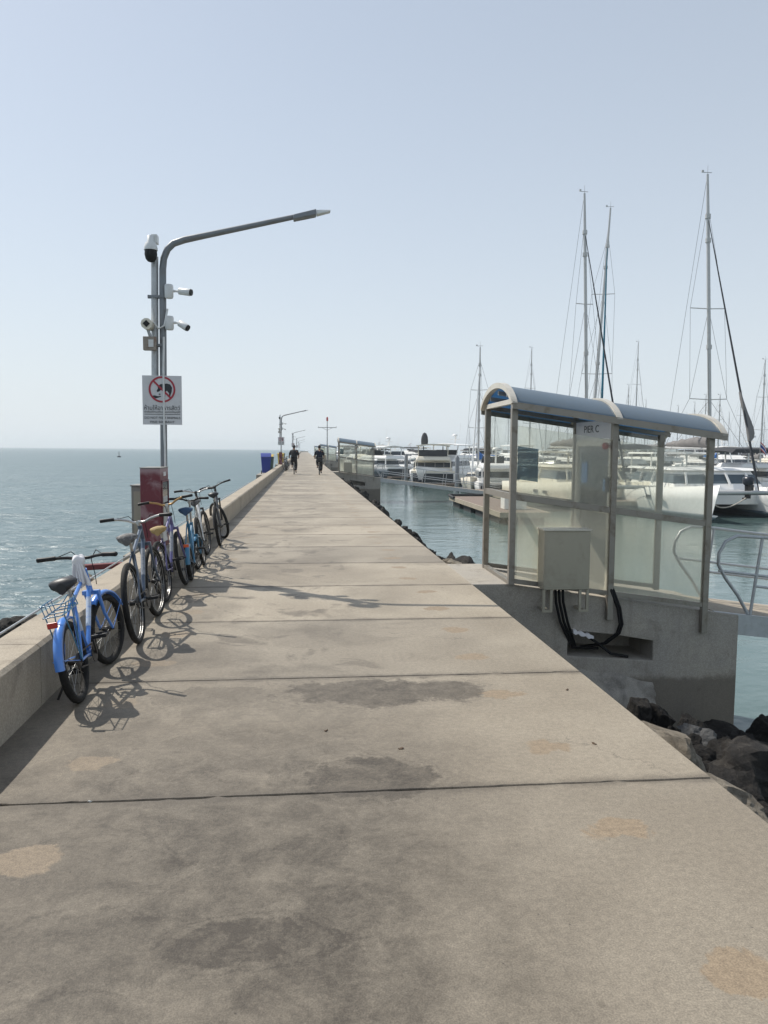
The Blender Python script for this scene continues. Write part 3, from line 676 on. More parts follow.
    if rack:
        m = MB(); z = R_*2+.075
        for s in (-1, 1):
            m.tube([(s*.055, .16, z), (s*.055, -.2, z)], .005, 6); m.tube([(s*.055, -.16, z), (s*.06, 0, R_)], .004, 6); m.tube([(s*.055, .02, z), (s*.06, 0, R_)], .004, 6); m.tube([(s*.055, .16, z), (s*.015, .24, z+.06)], .004, 6)
        for yy in (-.2, -.08, .04, .15): m.tube([(-.055, yy, z), (.055, yy, z)], .004, 6)
        # bent-wire basket sides
        for s in (-1, 1):
            m.tube([(s*.075, .1, z+.065), (s*.075, -.16, z+.065)], .004, 6)
            for yy in (-.16, -.09, -.02, .05): m.tube([(s*.055, yy, z), (s*.075, yy+.02, z+.065)], .003, 6)
        m.tube([(-.075, -.16, z+.065), (.075, -.16, z+.065)], .004, 6)
        m.build('luggage_rack', 'bike_cyan', root)
    if reflector:
        m = MB(); m.box((0, -R_-.0 if not rack else -.235, R_*2+.03), (.062, .012, .036)); m.build('reflector', reflector, root, bevel=.004)
    if basket:
        m = MB(); c = S(b0+Vector((0, .18, -.12)))
        m.loft([[c+rot @ Vector((a*wd, b_*dp, z)) for a, b_ in ((-1, -1), (1, -1), (1, 1), (-1, 1))] for wd, dp, z in ((.1, .08, -.12), (.14, .11, .1), (.128, .1, .1), (.09, .07, -.105))], smooth=False)
        m.build('basket', basket, root)
    if plate: MB().box((.02, .3, R_*2+.02), (.012, .16, .11)).build('number_plate', 'plate', root, bevel=.003)
    if stand: MB().tube([(-.04, .12, R_*.9), (-.15, .05, .03), (-.17, .06, .012)], .008, 8).build('kickstand', 'steel_d', root)
    return root
b1 = make_bike('small bright blue bicycle with blue mudguards and a wire rack, nearest of the row', (-1.40, 4.86, 0), R(2), R(10), 'bike_blue', .26, .88, R(-14), 'sad_black', 'black', .735, .83, .58, .02, .05, fender='bike_blue', rack=True, reflector='red_plastic', stand=True, tyre=.025, decal='decal_pale')
b2 = make_bike('slate blue mountain bicycle with a worn grey saddle and silver handlebar', (-1.345, 6.32, 0), R(2), R(8), 'bike_slate', .335, 1.05, R(-6), 'sad_grey', 'chrome', .85, .93, .64, .05, .06, decal='decal_grey')
b3 = make_bike('violet bicycle with gold handlebar and a tan saddle', (-1.43, 8.05, 0), R(-3), R(9), 'bike_purple', .32, .98, R(4), 'tan_vinyl', 'gold', .74, .97, .6, .06, .04, plate=True, decal='decal_grey')
b4 = make_bike('small sky blue folding bicycle with a navy saddle and an orange rear reflector', (-1.36, 9.32, 0), R(3), R(5), 'bike_cyan', .21, .86, R(-10), 'sad_blue', 'steel_d', .84, .93, .5, .03, .03, fender='bike_cyan', step=True, reflector='orange')
b5 = make_bike('white framed mountain bicycle with flat wide handlebar behind the folding bicycle', (-1.37, 10.55, 0), R(4), R(9), 'bike_white', .335, 1.05, R(-8), 'sad_grey', 'chrome', .86, .97, .6, .04, .04, sus=True)
b6 = make_bike('dark charcoal mountain bicycle at the far end of the near row', (-1.37, 12.6, 0), R(3), R(8), 'bike_dark', .335, 1.05, R(28), 'sad_black', 'steel_d', .84, .95, .58, .03, .04, sus=True)
GB = 'bicycles parked at the second lamp post'
for src, yy, x, rz in ((b6, 54.6, -1.3, 2), (b2, 56.3, -1.28, -3), (b5, 58.2, -1.3, 4), (b6, 60.4, -1.28, 0)):
    dup(src, (x, yy, 0), R(rz), 'bicycle parked among others against the parapet by the second lamp post', GB)
# cloth knotted on the blue bicycle's stem
def bike_pt(b, p): return b.matrix_basis @ Vector(p)
mb = MB(); n = 36; rings = []
for z, rx, ry in ((.86, .016, .02), (.857, .036, .04), (.843, .05, .048), (.825, .05, .046), (.808, .042, .042), (.79, .034, .036), (.783, .012, .012)):
    rings.append([bike_pt(b1, (rx*.85*math.cos(a)*(1+.3*noise.noise(Vector((math.cos(a)*2.2, math.sin(a)*2.2, z*24)))), .585-(.86-z)*.1+ry*math.sin(a)*(1+.25*noise.noise(Vector((math.cos(a)*2.5, math.sin(a)*2.5, z*24+9)))), z+.008*math.sin(3*a))) for a in [2*math.pi*i/n for i in range(n)]])
mb.loft(rings)
# two loose tails hanging from the knot
for x0, dx, ln, w0, w1, ph, yy0 in ((.008, .022, .16, .026, .046, .4, .535), (-.014, -.014, .13, .024, .04, 2.1, .545), (.012, .012, .145, .024, .038, 4.0, .53)):
    rings = []
    for i in range(13):
        u = i/12; wd = w0+(w1-w0)*u**.7; fr_, bk_ = [], []
        for k in range(13):
            v = -1+k/6; amp = .006+.016*u
            p = Vector((x0+dx*u+wd*v*.8, yy0-.014*u+amp*math.sin(v*5+ph+u*1.5)+.006*noise.noise(Vector((v*2, u*4, ph))), .815-ln*u-.02*v*v*u+.02*v*u*math.sin(ph)))
            fr_.append(bike_pt(b1, p)); bk_.append(bike_pt(b1, p+Vector((0, .004, 0))))
        rings.append(fr_+bk_[::-1])
    mb.loft(rings)
tag(mb.build('cloth', 'cloth'), 'white cloth tied round the blue bicycle handlebar stem', 'cloth')

# ------------------------------------------------------------------ street lamp, cameras, sign, cabinets
LY = 10.0
def make_lamp(label):
    root = thing('street_lamp', label, 'street lamp', (-1.795, LY, .39), 0, 'street lamps along the parapet')
    m = MB(); m.lathe([(.13, 0), (.13, .015), (.05, .02), (.05, .1)], n=16)
    pts = [(0, 0, .02), (.01, 0, 1.5), (.026, 0, 3.2), (.03, 0, 3.45), (.045, 0, 3.58), (.09, 0, 3.69), (.165, 0, 3.765), (.3, 0, 3.815)]
    for i in range(1, 7): pts.append((.3+.245*i, 0, 3.815+.0595*i))
    m.tube(pts, [.043]*4+[.042]*4+[.04-.0015*i for i in range(1, 7)], 14); m.build('pole', 'galv_d', root)
    m = MB(); m.hexa([(1.66, -.07, 4.1), (1.66, .07, 4.1), (1.95, .075, 4.17), (1.95, -.075, 4.17)], [(1.66, -.06, 4.165), (1.66, .06, 4.165), (1.95, .06, 4.245), (1.95, -.06, 4.245)])
    hd = m.build('lamp_head', 'galv_d', root, bevel=.012)
    MB().hexa([(1.953, -.06, 4.175), (1.953, .06, 4.175), (2.13, .05, 4.225), (2.13, -.05, 4.225)], [(1.953, -.05, 4.235), (1.953, .05, 4.235), (2.13, .03, 4.25), (2.13, -.03, 4.25)]).build('diffuser', 'whitep', hd, bevel=.008)
    MB().tube([(-.095, .02, 1.75), (-.07, .02, 3.6)], .045, 14).build('camera_pole', 'galv', root)
    m = MB()
    for z in (1.9, 2.5, 3.1):
        m.box((-.052, .01, z), (.22, .012, .035)); m.box((-.052, -.05, z), (.2, .01, .03))
    m.build('clamp', 'galv_d', root)
    MB().tube([(.03, -.055, .3), (.032, -.055, 1.2), (.03, -.075, 1.5), (.032, -.075, 2.2), (.04, -.06, 2.6)], .013, 10).build('conduit', 'whitep', root)
    MB().tube([(-.1, -.05, 2.95), (-.085, -.07, 2.78), (-.02, -.07, 2.7), (.05, -.07, 2.74), (.09, -.05, 2.95)], .012, 8).build('cable_loop', 'whitep', root)
    return root
lamp = make_lamp('tall grey street lamp with curved arm rising behind the maroon cabinet')
def dome_cam(label, g=None):
    r = thing('dome_camera', label, 'security camera', (-1.89, LY, 3.97), 0, g)
    m = MB(); m.lathe([(.02, .25), (.042, .245), (.044, .18), (.07, .15), (.084, .095), (.084, .07)], (0, -.09, 0)); m.box((.04, -.02, .22), (.07, .12, .1)); m.build('housing', 'whitep', r)
    MB().lathe([(.074, .068), (.078, .02), (.065, -.035), (.04, -.065), (.005, -.076)], (0, -.09, 0)).build('dome', 'black', r); return r
def bullet_cam(z, label, tilt, ln, g=None):
    r = thing('bullet_camera', label, 'security camera', (-1.715, LY-.02, z), 0, g)
    MB().lathe([(.045, -.09), (.055, -.07), (.055, .06), (.045, .08)], (.03, -.03, 0)).build('junction_box', 'whitep', r, bevel=.006)
    d = Vector((math.cos(tilt), -.3, math.sin(tilt))).normalized()
    MB().tube([(.07, -.03, 0), (.12, -.035, .0), Vector((.15, -.04, 0))+d*.02], [.018, .014, .022], 8).build('bracket', 'whitep', r)
    p = Vector((.15, -.04, .0))
    MB().tube([p, p+d*.01, p+d*ln*.9, p+d*ln], [.025, .042, .045, .045], 14).build('housing', 'whitep', r)
    MB().tube([p+d*(ln+.001), p+d*(ln+.018)], .039, 14).build('lens', 'black', r); return r
cams = [dome_cam('white dome camera with dark globe on top of the camera pole of the near lamp'),
        bullet_cam(3.56, 'larger white bullet camera on the near lamp, upper of the two', R(-8), .16),
        bullet_cam(3.17, 'smaller white bullet camera on the near lamp angled downwards', R(-32), .13)]
r = thing('box_camera', 'old beige camera facing forward on the near lamp pole', 'security camera', (-1.94, LY-.09, 3.13)); cams.append(r)
MB().tube([(0, .1, 0), (0, .08, 0), (0, -.1, 0)], [.03, .068, .07], 10).build('housing', 'cream', r); MB().tube([(0, -.102, 0), (0, -.112, 0)], .043, 4).build('lens', 'black', r); MB().tube([(0, 0, -.06), (.02, .02, -.14)], .02, 8).build('bracket', 'galv', r)
r = thing('junction_box', 'rust stained junction box below the old beige camera', 'box', (-1.92, LY-.09, 2.9)); cams.append(r)
MB().box((0, 0, 0), (.16, .07, .17)).build('enclosure', mat('rusty_steel_box', (.3, .26, .22), .6, .2, .2, 10, dirt=(.16, .06, .025), dscale=12, dirt_amt=.9), r, bevel=.008); MB().box((.02, -.04, 0), (.06, .015, .09)).build('cover', 'whitep', r)

# sign: no feeding
SX, SY, SZ = -1.785, LY-.066, 2.2
sign = thing('no_feeding_sign', 'white no feeding sign with red prohibition ring on the near lamp post', 'sign', (SX, SY, SZ))
SW, SH = .485, .615
MB().b(-SW/2, SW/2, -.004, .004, -SH/2, SH/2).build('panel', 'sign_w', sign)
def flat(pts_list, m, name, yoff=-.0062):
    mb = MB()
    for pts in pts_list:
        n = len(pts); mb.add([(x, yoff, z) for x, z in pts]+[(x, yoff+.0015, z) for x, z in pts], [tuple(range(n)), tuple(reversed(range(n, 2*n)))]+[(i, (i+1) % n, (i+1) % n+n, i+n) for i in range(n)])
    return mb.build(name, m, sign)
cx, cz, ro, ri = 0, .135, .165, .142
quads = []
for i in range(36):
    a, b_ = 2*math.pi*i/36, 2*math.pi*(i+1)/36
    quads.append([(cx+ro*math.cos(a), cz+ro*math.sin(a)), (cx+ro*math.cos(b_), cz+ro*math.sin(b_)), (cx+ri*math.cos(b_), cz+ri*math.sin(b_)), (cx+ri*math.cos(a), cz+ri*math.sin(a))])
a = R(135); d = Vector((math.cos(a), math.sin(a))); nn = Vector((-d.y, d.x))*.012
quads.append([(cx+(d*ri*s+nn*q)[0], cz+(d*ri*s+nn*q)[1]) for s, q in ((1, 1), (1, -1), (-1, -1), (-1, 1))])
flat(quads, 'ink_red', 'prohibition_ring', -.0085)
beast = [(-.06, .19), (-.04, .185), (-.02, .2), (.02, .205), (.06, .21), (.1, .2), (.125, .16), (.12, .11), (.105, .07), (.1, .045), (.085, .045), (.085, .09), (.06, .12), (.04, .1), (.035, .04), (.02, .04), (.015, .08), (.02, .12), (-.01, .13), (-.035, .11), (-.06, .1), (-.065, .12), (-.05, .15)]
hand = [(-.13, .055), (-.09, .06), (-.05, .05), (-.02, .055), (-.01, .045), (-.05, .03), (-.09, .02), (-.125, .03)]
pel = [(-.045, .075), (-.03, .085), (-.015, .075), (-.03, .065)]
flat([beast, hand, pel], 'ink', 'pictogram', -.0065)
text_obj([('ห้ามให้อาหารสัตว์', .075, fc(0, -.0065, -.1), .44), ('ฝ่าฝืนมีโทษปรับตามเทศบัญญัติ', .03, fc(0, -.0065, -.148), .44), ('DO NOT FEED ANIMALS', .04, fc(0, -.0065, -.222), .44), ('FINE 500 BAHT', .04, fc(0, -.0065, -.275), .3)], 'ink', sign)
MB().b(-.22, .22, -.0065, -.004, -.18, -.174).build('rule_line', 'ink', sign)
MB().box((-.0, .018, 0), (.04, .028, .5)).build('bracket', 'galv', sign)

# maroon cabinet
kx0, kx1, ky0, ky1 = -1.98, -1.715, 9.25, 9.78
kiosk = thing('maroon_cabinet', 'maroon steel cabinet with glazed side standing on the parapet before the lamp', 'cabinet', (-1.82, 9.5, .39))
MB().b(-.115, .12, -.25, .28, 0, .965).build('body', 'redbox', kiosk, bevel=.008)
MB().b(-.12, .125, -.255, .285, .966, .976).build('lid', 'cab_dark', kiosk)
wn_ = MB().b(.122, .127, -.18, .22, .16, .8).build('window', 'bglass', kiosk)
m = MB()
for a in ((-.2, -.18, .14, .82), (.22, .24, .14, .82)): m.b(.122, .135, a[0], a[1], a[2], a[3])
for a in ((.14, .16), (.8, .82)): m.b(.122, .135, -.18, .22, a[0], a[1])
m.build('window_frame', 'redbox', kiosk)
m = MB()
for z0, z1, y0, y1 in ((.55, .62, -.12, .16), (.28, .49, -.1, .14)): m.b(.1275, .1295, y0, y1, z0, z1)
m.build('notice', 'plate', kiosk)
MB().b(.122, .125, -.06, .1, .87, .92).build('plaque', 'sign_w', kiosk)
gbox = thing('grey_meter_box', 'narrow grey steel meter box left of the maroon cabinet', 'box', (-2.03, 9.68, .39))
MB().b(-.06, .06, -.2, .2, -.1, .74).build('body', 'cab_dark', gbox, bevel=.008); MB().b(-.07, .065, -.21, .21, .741, .756).build('lid', 'cab_dark', gbox)
MB().b(-.03, .05, -.204, -.2005, .08, .68).build('door', 'cab_grey', gbox)
MB().b(-.16, .11, -.24, .24, -2.6, -.101).build('plinth', 'ledge', gbox)
# repeats further out
for i, yy in enumerate((60, 123, 186, 250, 315)):
    nm = ['second', 'third', 'fourth', 'fifth', 'sixth'][i]
    dy = yy-LY
    dup(lamp, (-1.795, yy, .39), None, nm+' street lamp from the front along the parapet')
    if i < 3:
        for c in cams[:3] if i else cams:
            l = c.location; dup(c, (l.x, l.y+dy, l.z), None, ('camera fitting ' if c.name.startswith('junction') else '')+{'dome_camera': 'dome camera', 'bullet_camera': 'bullet camera', 'box_camera': 'box camera', 'junction_box': 'box'}[c.name.split('.')[0]]+' on the '+nm+' lamp post', 'cameras on the '+nm+' lamp post')
        dup(sign, (SX, SY+dy, SZ), None, 'no feeding sign on the '+nm+' lamp post')
        dup(kiosk, (-1.82, 9.5+dy, .39), None, 'maroon cabinet below the '+nm+' lamp post')

# ------------------------------------------------------------------ bins
def make_bin(label, loc, rz, m, lid, open_=0.0):
    r = thing('wheeled_bin', label, 'bin', loc, rz, 'wheeled bins outside the parapet')
    q = MB(); q.hexa([(-.22, -.24, .06), (.22, -.24, .06), (.22, .22, .06), (-.22, .22, .06)], [(-.29, -.34, .98), (.29, -.34, .98), (.29, .3, .98), (-.29, .3, .98)])
    q.b(-.31, .31, -.37, .33, .95, .99); q.build('body', m, r, bevel=.02)
    l = MB(); l.loft([[Vector((x, -.38+.72*i/6, .995+.07*math.sin(math.pi*i/6)+open_*(i/6) + dz)) for x, dz in ((-.31, 0), (.31, 0), (.31, .025), (-.31, .025))] for i in range(7)], smooth=False); l.build('lid', lid, r, bevel=.008)
    for s in (-1, 1): MB().lathe([(.1, -.025), (.1, .025)], (s*.25, .24, .1), (1, 0, 0), 14).build('wheel', 'black', r)
    MB().tube([(-.24, .36, .93), (-.24, .42, .95), (.24, .42, .95), (.24, .36, .93)], .015, 8).build('handle', m, r)
    return r
bb_ = make_bin('large blue wheeled bin with raised lid, nearest of the bins outside the parapet', (-2.28, 46.0, .1), R(5), 'bin_blue', 'bin_blue', .22)
make_bin('yellow lidded bin just behind the blue bin', (-2.2, 48.2, .1), R(-4), 'bin_green', 'bin_yellow', .1)
make_bin('yellow bin outside the parapet beyond the second lamp post', (-2.25, 74.2, .1), R(-4), 'bin_yellow', 'bin_yellow')
make_bin('dark green bin beside the farther yellow bin', (-2.2, 76.0, .1), R(3), 'bin_green', 'bin_green')

# ------------------------------------------------------------------ shelter on its concrete base
SL = -.135                                             # the whole shelter falls towards the basin
BX, YN, YF = 2.46, 8.98, 10.10
XS = [0, 1.235, 2.45]
def zs(x): return SL*max(0, x)
def make_base(label, loc):
    """concrete pier head under the shelter, with a cable recess in its near face"""
    prof = [(1.99, 0), (BX+.0, 0), (5.4, -.43), (5.4, -2.75), (1.99, -2.75)]
    mb = MB(); n = len(prof)
    mb.add([(x-BX, -.14, z) for x, z in prof]+[(x-BX, 1.5, z) for x, z in prof], [tuple(range(n)), tuple(reversed(range(n, 2*n)))]+[(i, (i+1) % n, (i+1) % n+n, i+n) for i in range(n)])
    o = mb.build('shelter_base', 'block')
    hp_ = [(3.2, -.58), (3.75, -.64), (4.29, -.73), (4.29, -.98), (3.2, -.9)]
    cut = MB(); cut.add([(x-BX, -.3, z) for x, z in hp_]+[(x-BX, .55, z) for x, z in hp_], [(0, 1, 2, 3, 4), (9, 8, 7, 6, 5)]+[(i, (i+1) % 5, (i+1) % 5+5, i+5) for i in range(5)])
    c = cut.build('cutter', 'block')
    md = o.modifiers.new('b', 'BOOLEAN'); md.object = c; md.operation = 'DIFFERENCE'; md.solver = 'EXACT'
    dg = bpy.context.evaluated_depsgraph_get(); dg.update()
    me = bpy.data.meshes.new_from_object(o.evaluated_get(dg)); o.modifiers.clear(); o.data = me
    bpy.data.objects.remove(c)
    bv = o.modifiers.new('bevel', 'BEVEL'); bv.width = .012; bv.segments = 2; bv.limit_method = 'ANGLE'; bv.angle_limit = R(40)
    o.location = loc
    return tag(o, label, 'concrete base', 'concrete bases of the shelters')
base = make_base('concrete base sloping to the water under the near shelter, with a cable recess', (BX, YN, 0))
# rough footing lump against the base
def lump():
    mb = MB(); nx, nz = 60, 34; vs_ = []
    for j in range(nz+1):
        for i in range(nx+1):
            u, v = i/nx, j/nz; x = 2.0+u*2.3
            z = -2.4+v*(1.64-.5*u)+.06*noise.noise(Vector((x*2.2, 7, 1)))*v
            out = .95*(1-v)**.8*(1-.45*u)+.2*noise.noise(Vector((x*2.6, 0, z*2.6)))+.1*noise.noise(Vector((x*7, 2, z*7)))+.05*noise.noise(Vector((x*24, 2, z*24)))
            vs_.append((x, 8.81-max(out, 0)*(1 if v < 1 else 0)+(.03 if v == 1 else 0), z))
    mb.add(vs_, [(j*(nx+1)+i, j*(nx+1)+i+1, (j+1)*(nx+1)+i+1, (j+1)*(nx+1)+i) for j in range(nz) for i in range(nx)], True)
    return tag(mb.build('footing', 'ledge'), 'rough stained concrete footing spilling from the near shelter base', 'footing')
lump()

def make_shelter(label, loc):
    r = thing('pier_shelter', label, 'shelter', loc, 0, 'shelters along the harbour side of the pier')
    D = YF-YN; HT = 2.17
    def b(x0, x1, y0, y1, z0, z1):          # sheared box, following the fall
        q = MB(); q.hexa([(x0, y0, zs(x0)+z0), (x1, y0, zs(x1)+z0), (x1, y1, zs(x1)+z0), (x0, y1, zs(x0)+z0)], [(x0, y0, zs(x0)+z1), (x1, y0, zs(x1)+z1), (x1, y1, zs(x1)+z1), (x0, y1, zs(x0)+z1)]); return q
    pw = .036
    for i, x in enumerate(XS):
        foot = [0, -.28, -.3][i]
        for y in (0, D):
            yy = y-.0 if y else -.145
            if y == 0: q = MB().b(x-pw, x+pw, -.215, -.143, zs(x)+foot, zs(x)+HT)
            else: q = MB().b(x-pw, x+pw, y-pw, y+pw, zs(x), zs(x)+HT)
            q.build('post', 'alu', r, bevel=.004)
    Yn = -.18
    for y, nm in ((Yn, 'near'), (D, 'far')):
        for z0, z1 in ((.02, .075), (1.02, 1.095)):
            for i in range(2): b(XS[i]+pw, XS[i+1]-pw, y-.028, y+.028, z0, z1).build('rail', 'alu', r, bevel=.003)
        b(-.02, XS[2]+.12, y-.03, y+.03, HT-.02, HT+.035).build('eave_beam', 'alu', r, bevel=.004)
        for i in range(2):
            for z0, z1 in ((.076, 1.019), (1.096, HT-(.27 if y < 0 else .03))):
                b(XS[i]+pw, XS[i+1]-pw, y-.004, y+.004, z0, z1).build('glass_pane', 'pane' if y < 0 else 'pane_far', r)
    # end frame on the pier side: crossbar, mid rail, sill
    for z0, z1, m_ in ((HT-.02, HT+.04, 'alu_light'), (1.02, 1.095, 'alu'), (.0, .05, 'alu')):
        MB().b(-.03, .03, Yn+pw, D-pw, z0, z1).build('cross_rail', m_, r, bevel=.003)
    # barrel roof, two sheets
    ya, yb = Yn-.13, D+.14; yc = (ya+yb)/2; hw = (yb-ya)/2; rise = .27
    def arc(u, off=0):                      # u -1..1
        a = u*R(68); k = math.sin(R(68)); c68 = math.cos(R(68))
        return (yc+(hw+off)*math.sin(a)/k, HT-.03+(rise+off)*(math.cos(a)-c68)/(1-c68)+off*.3)
    xr = [-.04, 1.235, 2.55]
    for i in range(2):
        q = MB(); rings = []
        for x in (xr[i]+.02, xr[i+1]-.02):
            rings.append([Vector((x, arc(-1+k/9)[0], zs(x) + (SL*x if x < 0 else 0)+arc(-1+k/9)[1])) for k in range(19)]+[Vector((x, arc(1-k/9, -.008)[0], zs(x)+(SL*x if x < 0 else 0)+arc(1-k/9, -.008)[1])) for k in range(19)])
        q.loft(rings); q.build('roof_sheet', 'roof', r)
    for x in xr:
        q = MB(); zz = zs(x)+(SL*x if x < 0 else 0)
        q.loft([[Vector((x+dx, *(lambda p: (p[0], zz+p[1]))(arc(-1+k/12, of)))) for dx, of in ((-.035, -.03), (.035, -.03), (.035, .022), (-.035, .022))] for k in range(25)], smooth=False)
        q.build('roof_rib', 'alu_light', r)
    for u in (-.45, 0, .45):
        y, z = arc(u, -.05); b(-.03, 2.53, y-.025, y+.025, z-.05, z).build('purlin', 'galv_d', r)
    for u in (-.985, .985):
        y, z = arc(u, .0); s = -1 if u < 0 else 1
        b(-.06, 2.58, y-.012+s*.01, y+.012+s*.01, z-.06, z+.02).build('gutter', 'alu', r)
    # partition with door half way
    x = XS[1]; z = zs(x)
    hp = MB().b(x-.02, x+.02, Yn+pw, D-pw, z+1.925, z+2.15).build('header_panel', 'sign_w', r, bevel=.003)
    MXw = Matrix.Translation((x-.0215, (Yn+D)/2+.05, z+2.045)) @ Matrix(((0, 0, -1, 0), (-1, 0, 0, 0), (0, 1, 0, 0), (0, 0, 0, 1)))
    text_obj([('PIER C', .13, MXw, .5)], 'ink', hp)
    q = MB()
    for (y0, y1, z0, z1) in ((Yn+.04, Yn+.12, 0, 1.92), (D-.12, D-.04, 0, 1.92), (Yn+.121, D-.121, 1.83, 1.92), (Yn+.121, D-.121, 1.0, 1.07), (Yn+.121, D-.121, .0, .1)): q.b(x-.022, x+.022, y0, y1, z+z0, z+z1)
    dr = q.build('door_frame', 'alu_light', r, bevel=.003)
    q = MB(); q.b(x-.004, x+.004, Yn+.121, D-.121, z+1.071, z+1.829); q.build('door_glass', 'pane_door', dr)
    q = MB(); q.b(x-.004, x+.004, Yn+.121, D-.121, z+.101, z+.999); q.build('door_glass', 'pane_door', dr)
    MB().b(x-.012, x-.0055, .65, .85, z+1.35, z+1.62).build('sticker', 'blue_sticker', dr)
    MB().b(x-.05, x-.024, Yn+.06, Yn+.13, z+1.28, z+1.45).build('card_reader', 'black', r); MB().b(x-.05, x-.024, Yn+.14, Yn+.19, z+1.28, z+1.43).build('reader_cover', 'blue_sticker', r)
    MB().sphere((x-.07, Yn+.1, z+1.83), .045).build('alarm_light', 'red_plastic', r)
    b(.05, .3, Yn-.009, Yn-.0055, 1.27, 1.66).build('notice_panel', 'pane_blue', r)
    return r
shelter = make_shelter('glazed aluminium shelter with blue barrel roof, nearest one, marked PIER C', (BX, YN, 0))

def make_cabinet(label, loc):
    r = thing('control_cabinet', label, 'cabinet', loc, 0, 'control cabinets at the shelters')
    MB().b(0, .56, -.26, 0, 0, .7).build('body', 'cab_grey', r, bevel=.008)
    MB().b(-.015, .575, -.275, .0, .701, .718).build('lid', 'alu_light', r)
    MB().b(.02, .54, -.2635, -.2605, .03, .67).build('door', 'cab_grey', r, bevel=.002)
    for x in (.0, .44):
        q = MB(); q.b(x, x+.03, -.25, -.22, -.27, -.001); q.b(x+.09, x+.12, -.25, -.22, -.27, -.001); q.b(x+.031, x+.089, -.25, -.22, -.27, -.24)
        q.b(x+.03, x+.09, -.2199, .0, -.27, -.24); q.build('leg', 'cab_grey', r)
    return r
cab = make_cabinet('khaki grey control cabinet on bracket legs before the near shelter', (2.79, 8.835, -.03))
q = MB()
for dx in (0, .045, .09): q.tube([(2.97+dx, 8.68, 0), (2.99+dx, 8.7, -.2), (3.07+dx, 8.76, -.45), (3.2+dx*.7, 8.84, -.68), (3.3+dx*.5, 8.95, -.82), (3.6+dx, 9.1, -.88)], .017, 8)
tag(q.build('cable_bundle', 'cable'), 'bundle of black cables dropping from the control cabinet into the recess', 'cable')
q = MB()
for dx in (0, .03): q.tube([(3.68+dx, 8.83, .02), (3.7+dx, 8.77, -.08), (3.79+dx, 8.77, -.3), (3.83+dx, 8.78, -.5), (3.81+dx, 8.81, -.62), (3.7+dx, 8.95, -.78), (3.45, 9.1, -.86)], .017, 8)
tag(q.build('cable_bundle', 'cable'), 'black cables hanging from under the shelter mid post into the recess', 'cable')
q = MB(); q.tube([(3.45, 8.92, -.66), (3.6, 8.93, -.76), (3.78, 8.9, -.9), (4.0, 8.9, -.94)], .017, 8); tag(q.build('cable_bundle', 'cable'), 'loose black cable end lying in the recess of the near base', 'cable')
q = MB(); q.loft([[Vector((3.25+.26*i/8, 8.82+a*.03, -.585-.01*i+b*.022*(1+.6*math.sin(i*2.3)))) for a, b in ((-1, -1), (1, -1), (1, 1), (-1, 1))] for i in range(9)], smooth=False)
tag(q.build('plastic_bag', 'cloth'), 'crumpled white plastic scrap at the top of the cable recess', 'litter')

def make_gangway(label, loc, L=9.0):
    r = thing('gangway', label, 'gangway', loc, 0, 'gangways down to the pontoons')
    sl = -.122; Z = lambda x: sl*x
    nrm = Vector((-sl, 0, 1)).normalized()
    q = MB()
    for y in (-.02, 1.12): q.beam((0, y, -.14), (L, y, Z(L)-.14), .06, .26)
    for i in range(int(L/.6)): q.beam((.3+.6*i, 0.01, Z(.3+.6*i)-.1), (.3+.6*i, 1.09, Z(.3+.6*i)-.1), .04, .06)
    q.build('side_beam', 'galv', r)
    q = MB(); q.hexa([(0, .011, -.03), (L, .011, Z(L)-.03), (L, 1.089, Z(L)-.03), (0, 1.089, -.03)], [(0, .011, -.005), (L, .011, Z(L)-.005), (L, 1.089, Z(L)-.005), (0, 1.089, -.005)]); q.build('walkway', 'wall', r)
    for y in (-.02, 1.12):
        q = MB(); rr = .021
        top = [Vector((.5, y, Z(.5)))+nrm*.98, Vector((L, y, Z(L)))+nrm*.98]
        p0 = Vector((.1, y, Z(.1)))
        loop = [Vector((.47, y, Z(.47)))+nrm*.0, Vector((.3, y, Z(.3)))+nrm*.22, Vector((.1, y, Z(.1)))+nrm*.42, Vector((-.02, y, 0))+nrm*.58, Vector((-.035, y, 0))+nrm*.72, Vector((.03, y, 0))+nrm*.87, Vector((.17, y, Z(.17)))+nrm*.96]+top
        q.tube(loop, rr, 10)
        for k in range(int((L-.5)/1.5)+1):
            x = .5+1.5*k; q.tube([Vector((x, y, Z(x)-.02)), Vector((x, y, Z(x)))+nrm*.97], rr*.95, 10)
        q.tube([Vector((-.0, y, 0))+nrm*.5, Vector((L, y, Z(L)))+nrm*.5], rr*.8, 8)
        q.tube([Vector((.5, y, Z(.5)))+nrm*.36, Vector((L, y, Z(L)))+nrm*.36], rr*.8, 8)
        q.build('handrail', 'galv', r)
    return r
gang = make_gangway('grey railed gangway sloping from the near shelter to the right', (5.08, 8.92, -.37))

ords = ['second', 'third', 'fourth']
for i, yy in enumerate((54, 118, 184)):
    dy = yy-YN
    dup(shelter, (BX, yy, 0), None, ords[i]+' shelter along the pier, glazed with barrel roof')
    dup(base, (BX, yy, 0), None, 'concrete base under the '+ords[i]+' shelter along the pier')
    if i < 2:
        dup(cab, (2.79, 8.835+dy, -.03), None, 'control cabinet in front of the '+ords[i]+' shelter')
        dup(gang, (5.08, 8.92+dy, -.37), None, 'gangway sloping down from the '+ords[i]+' shelter')

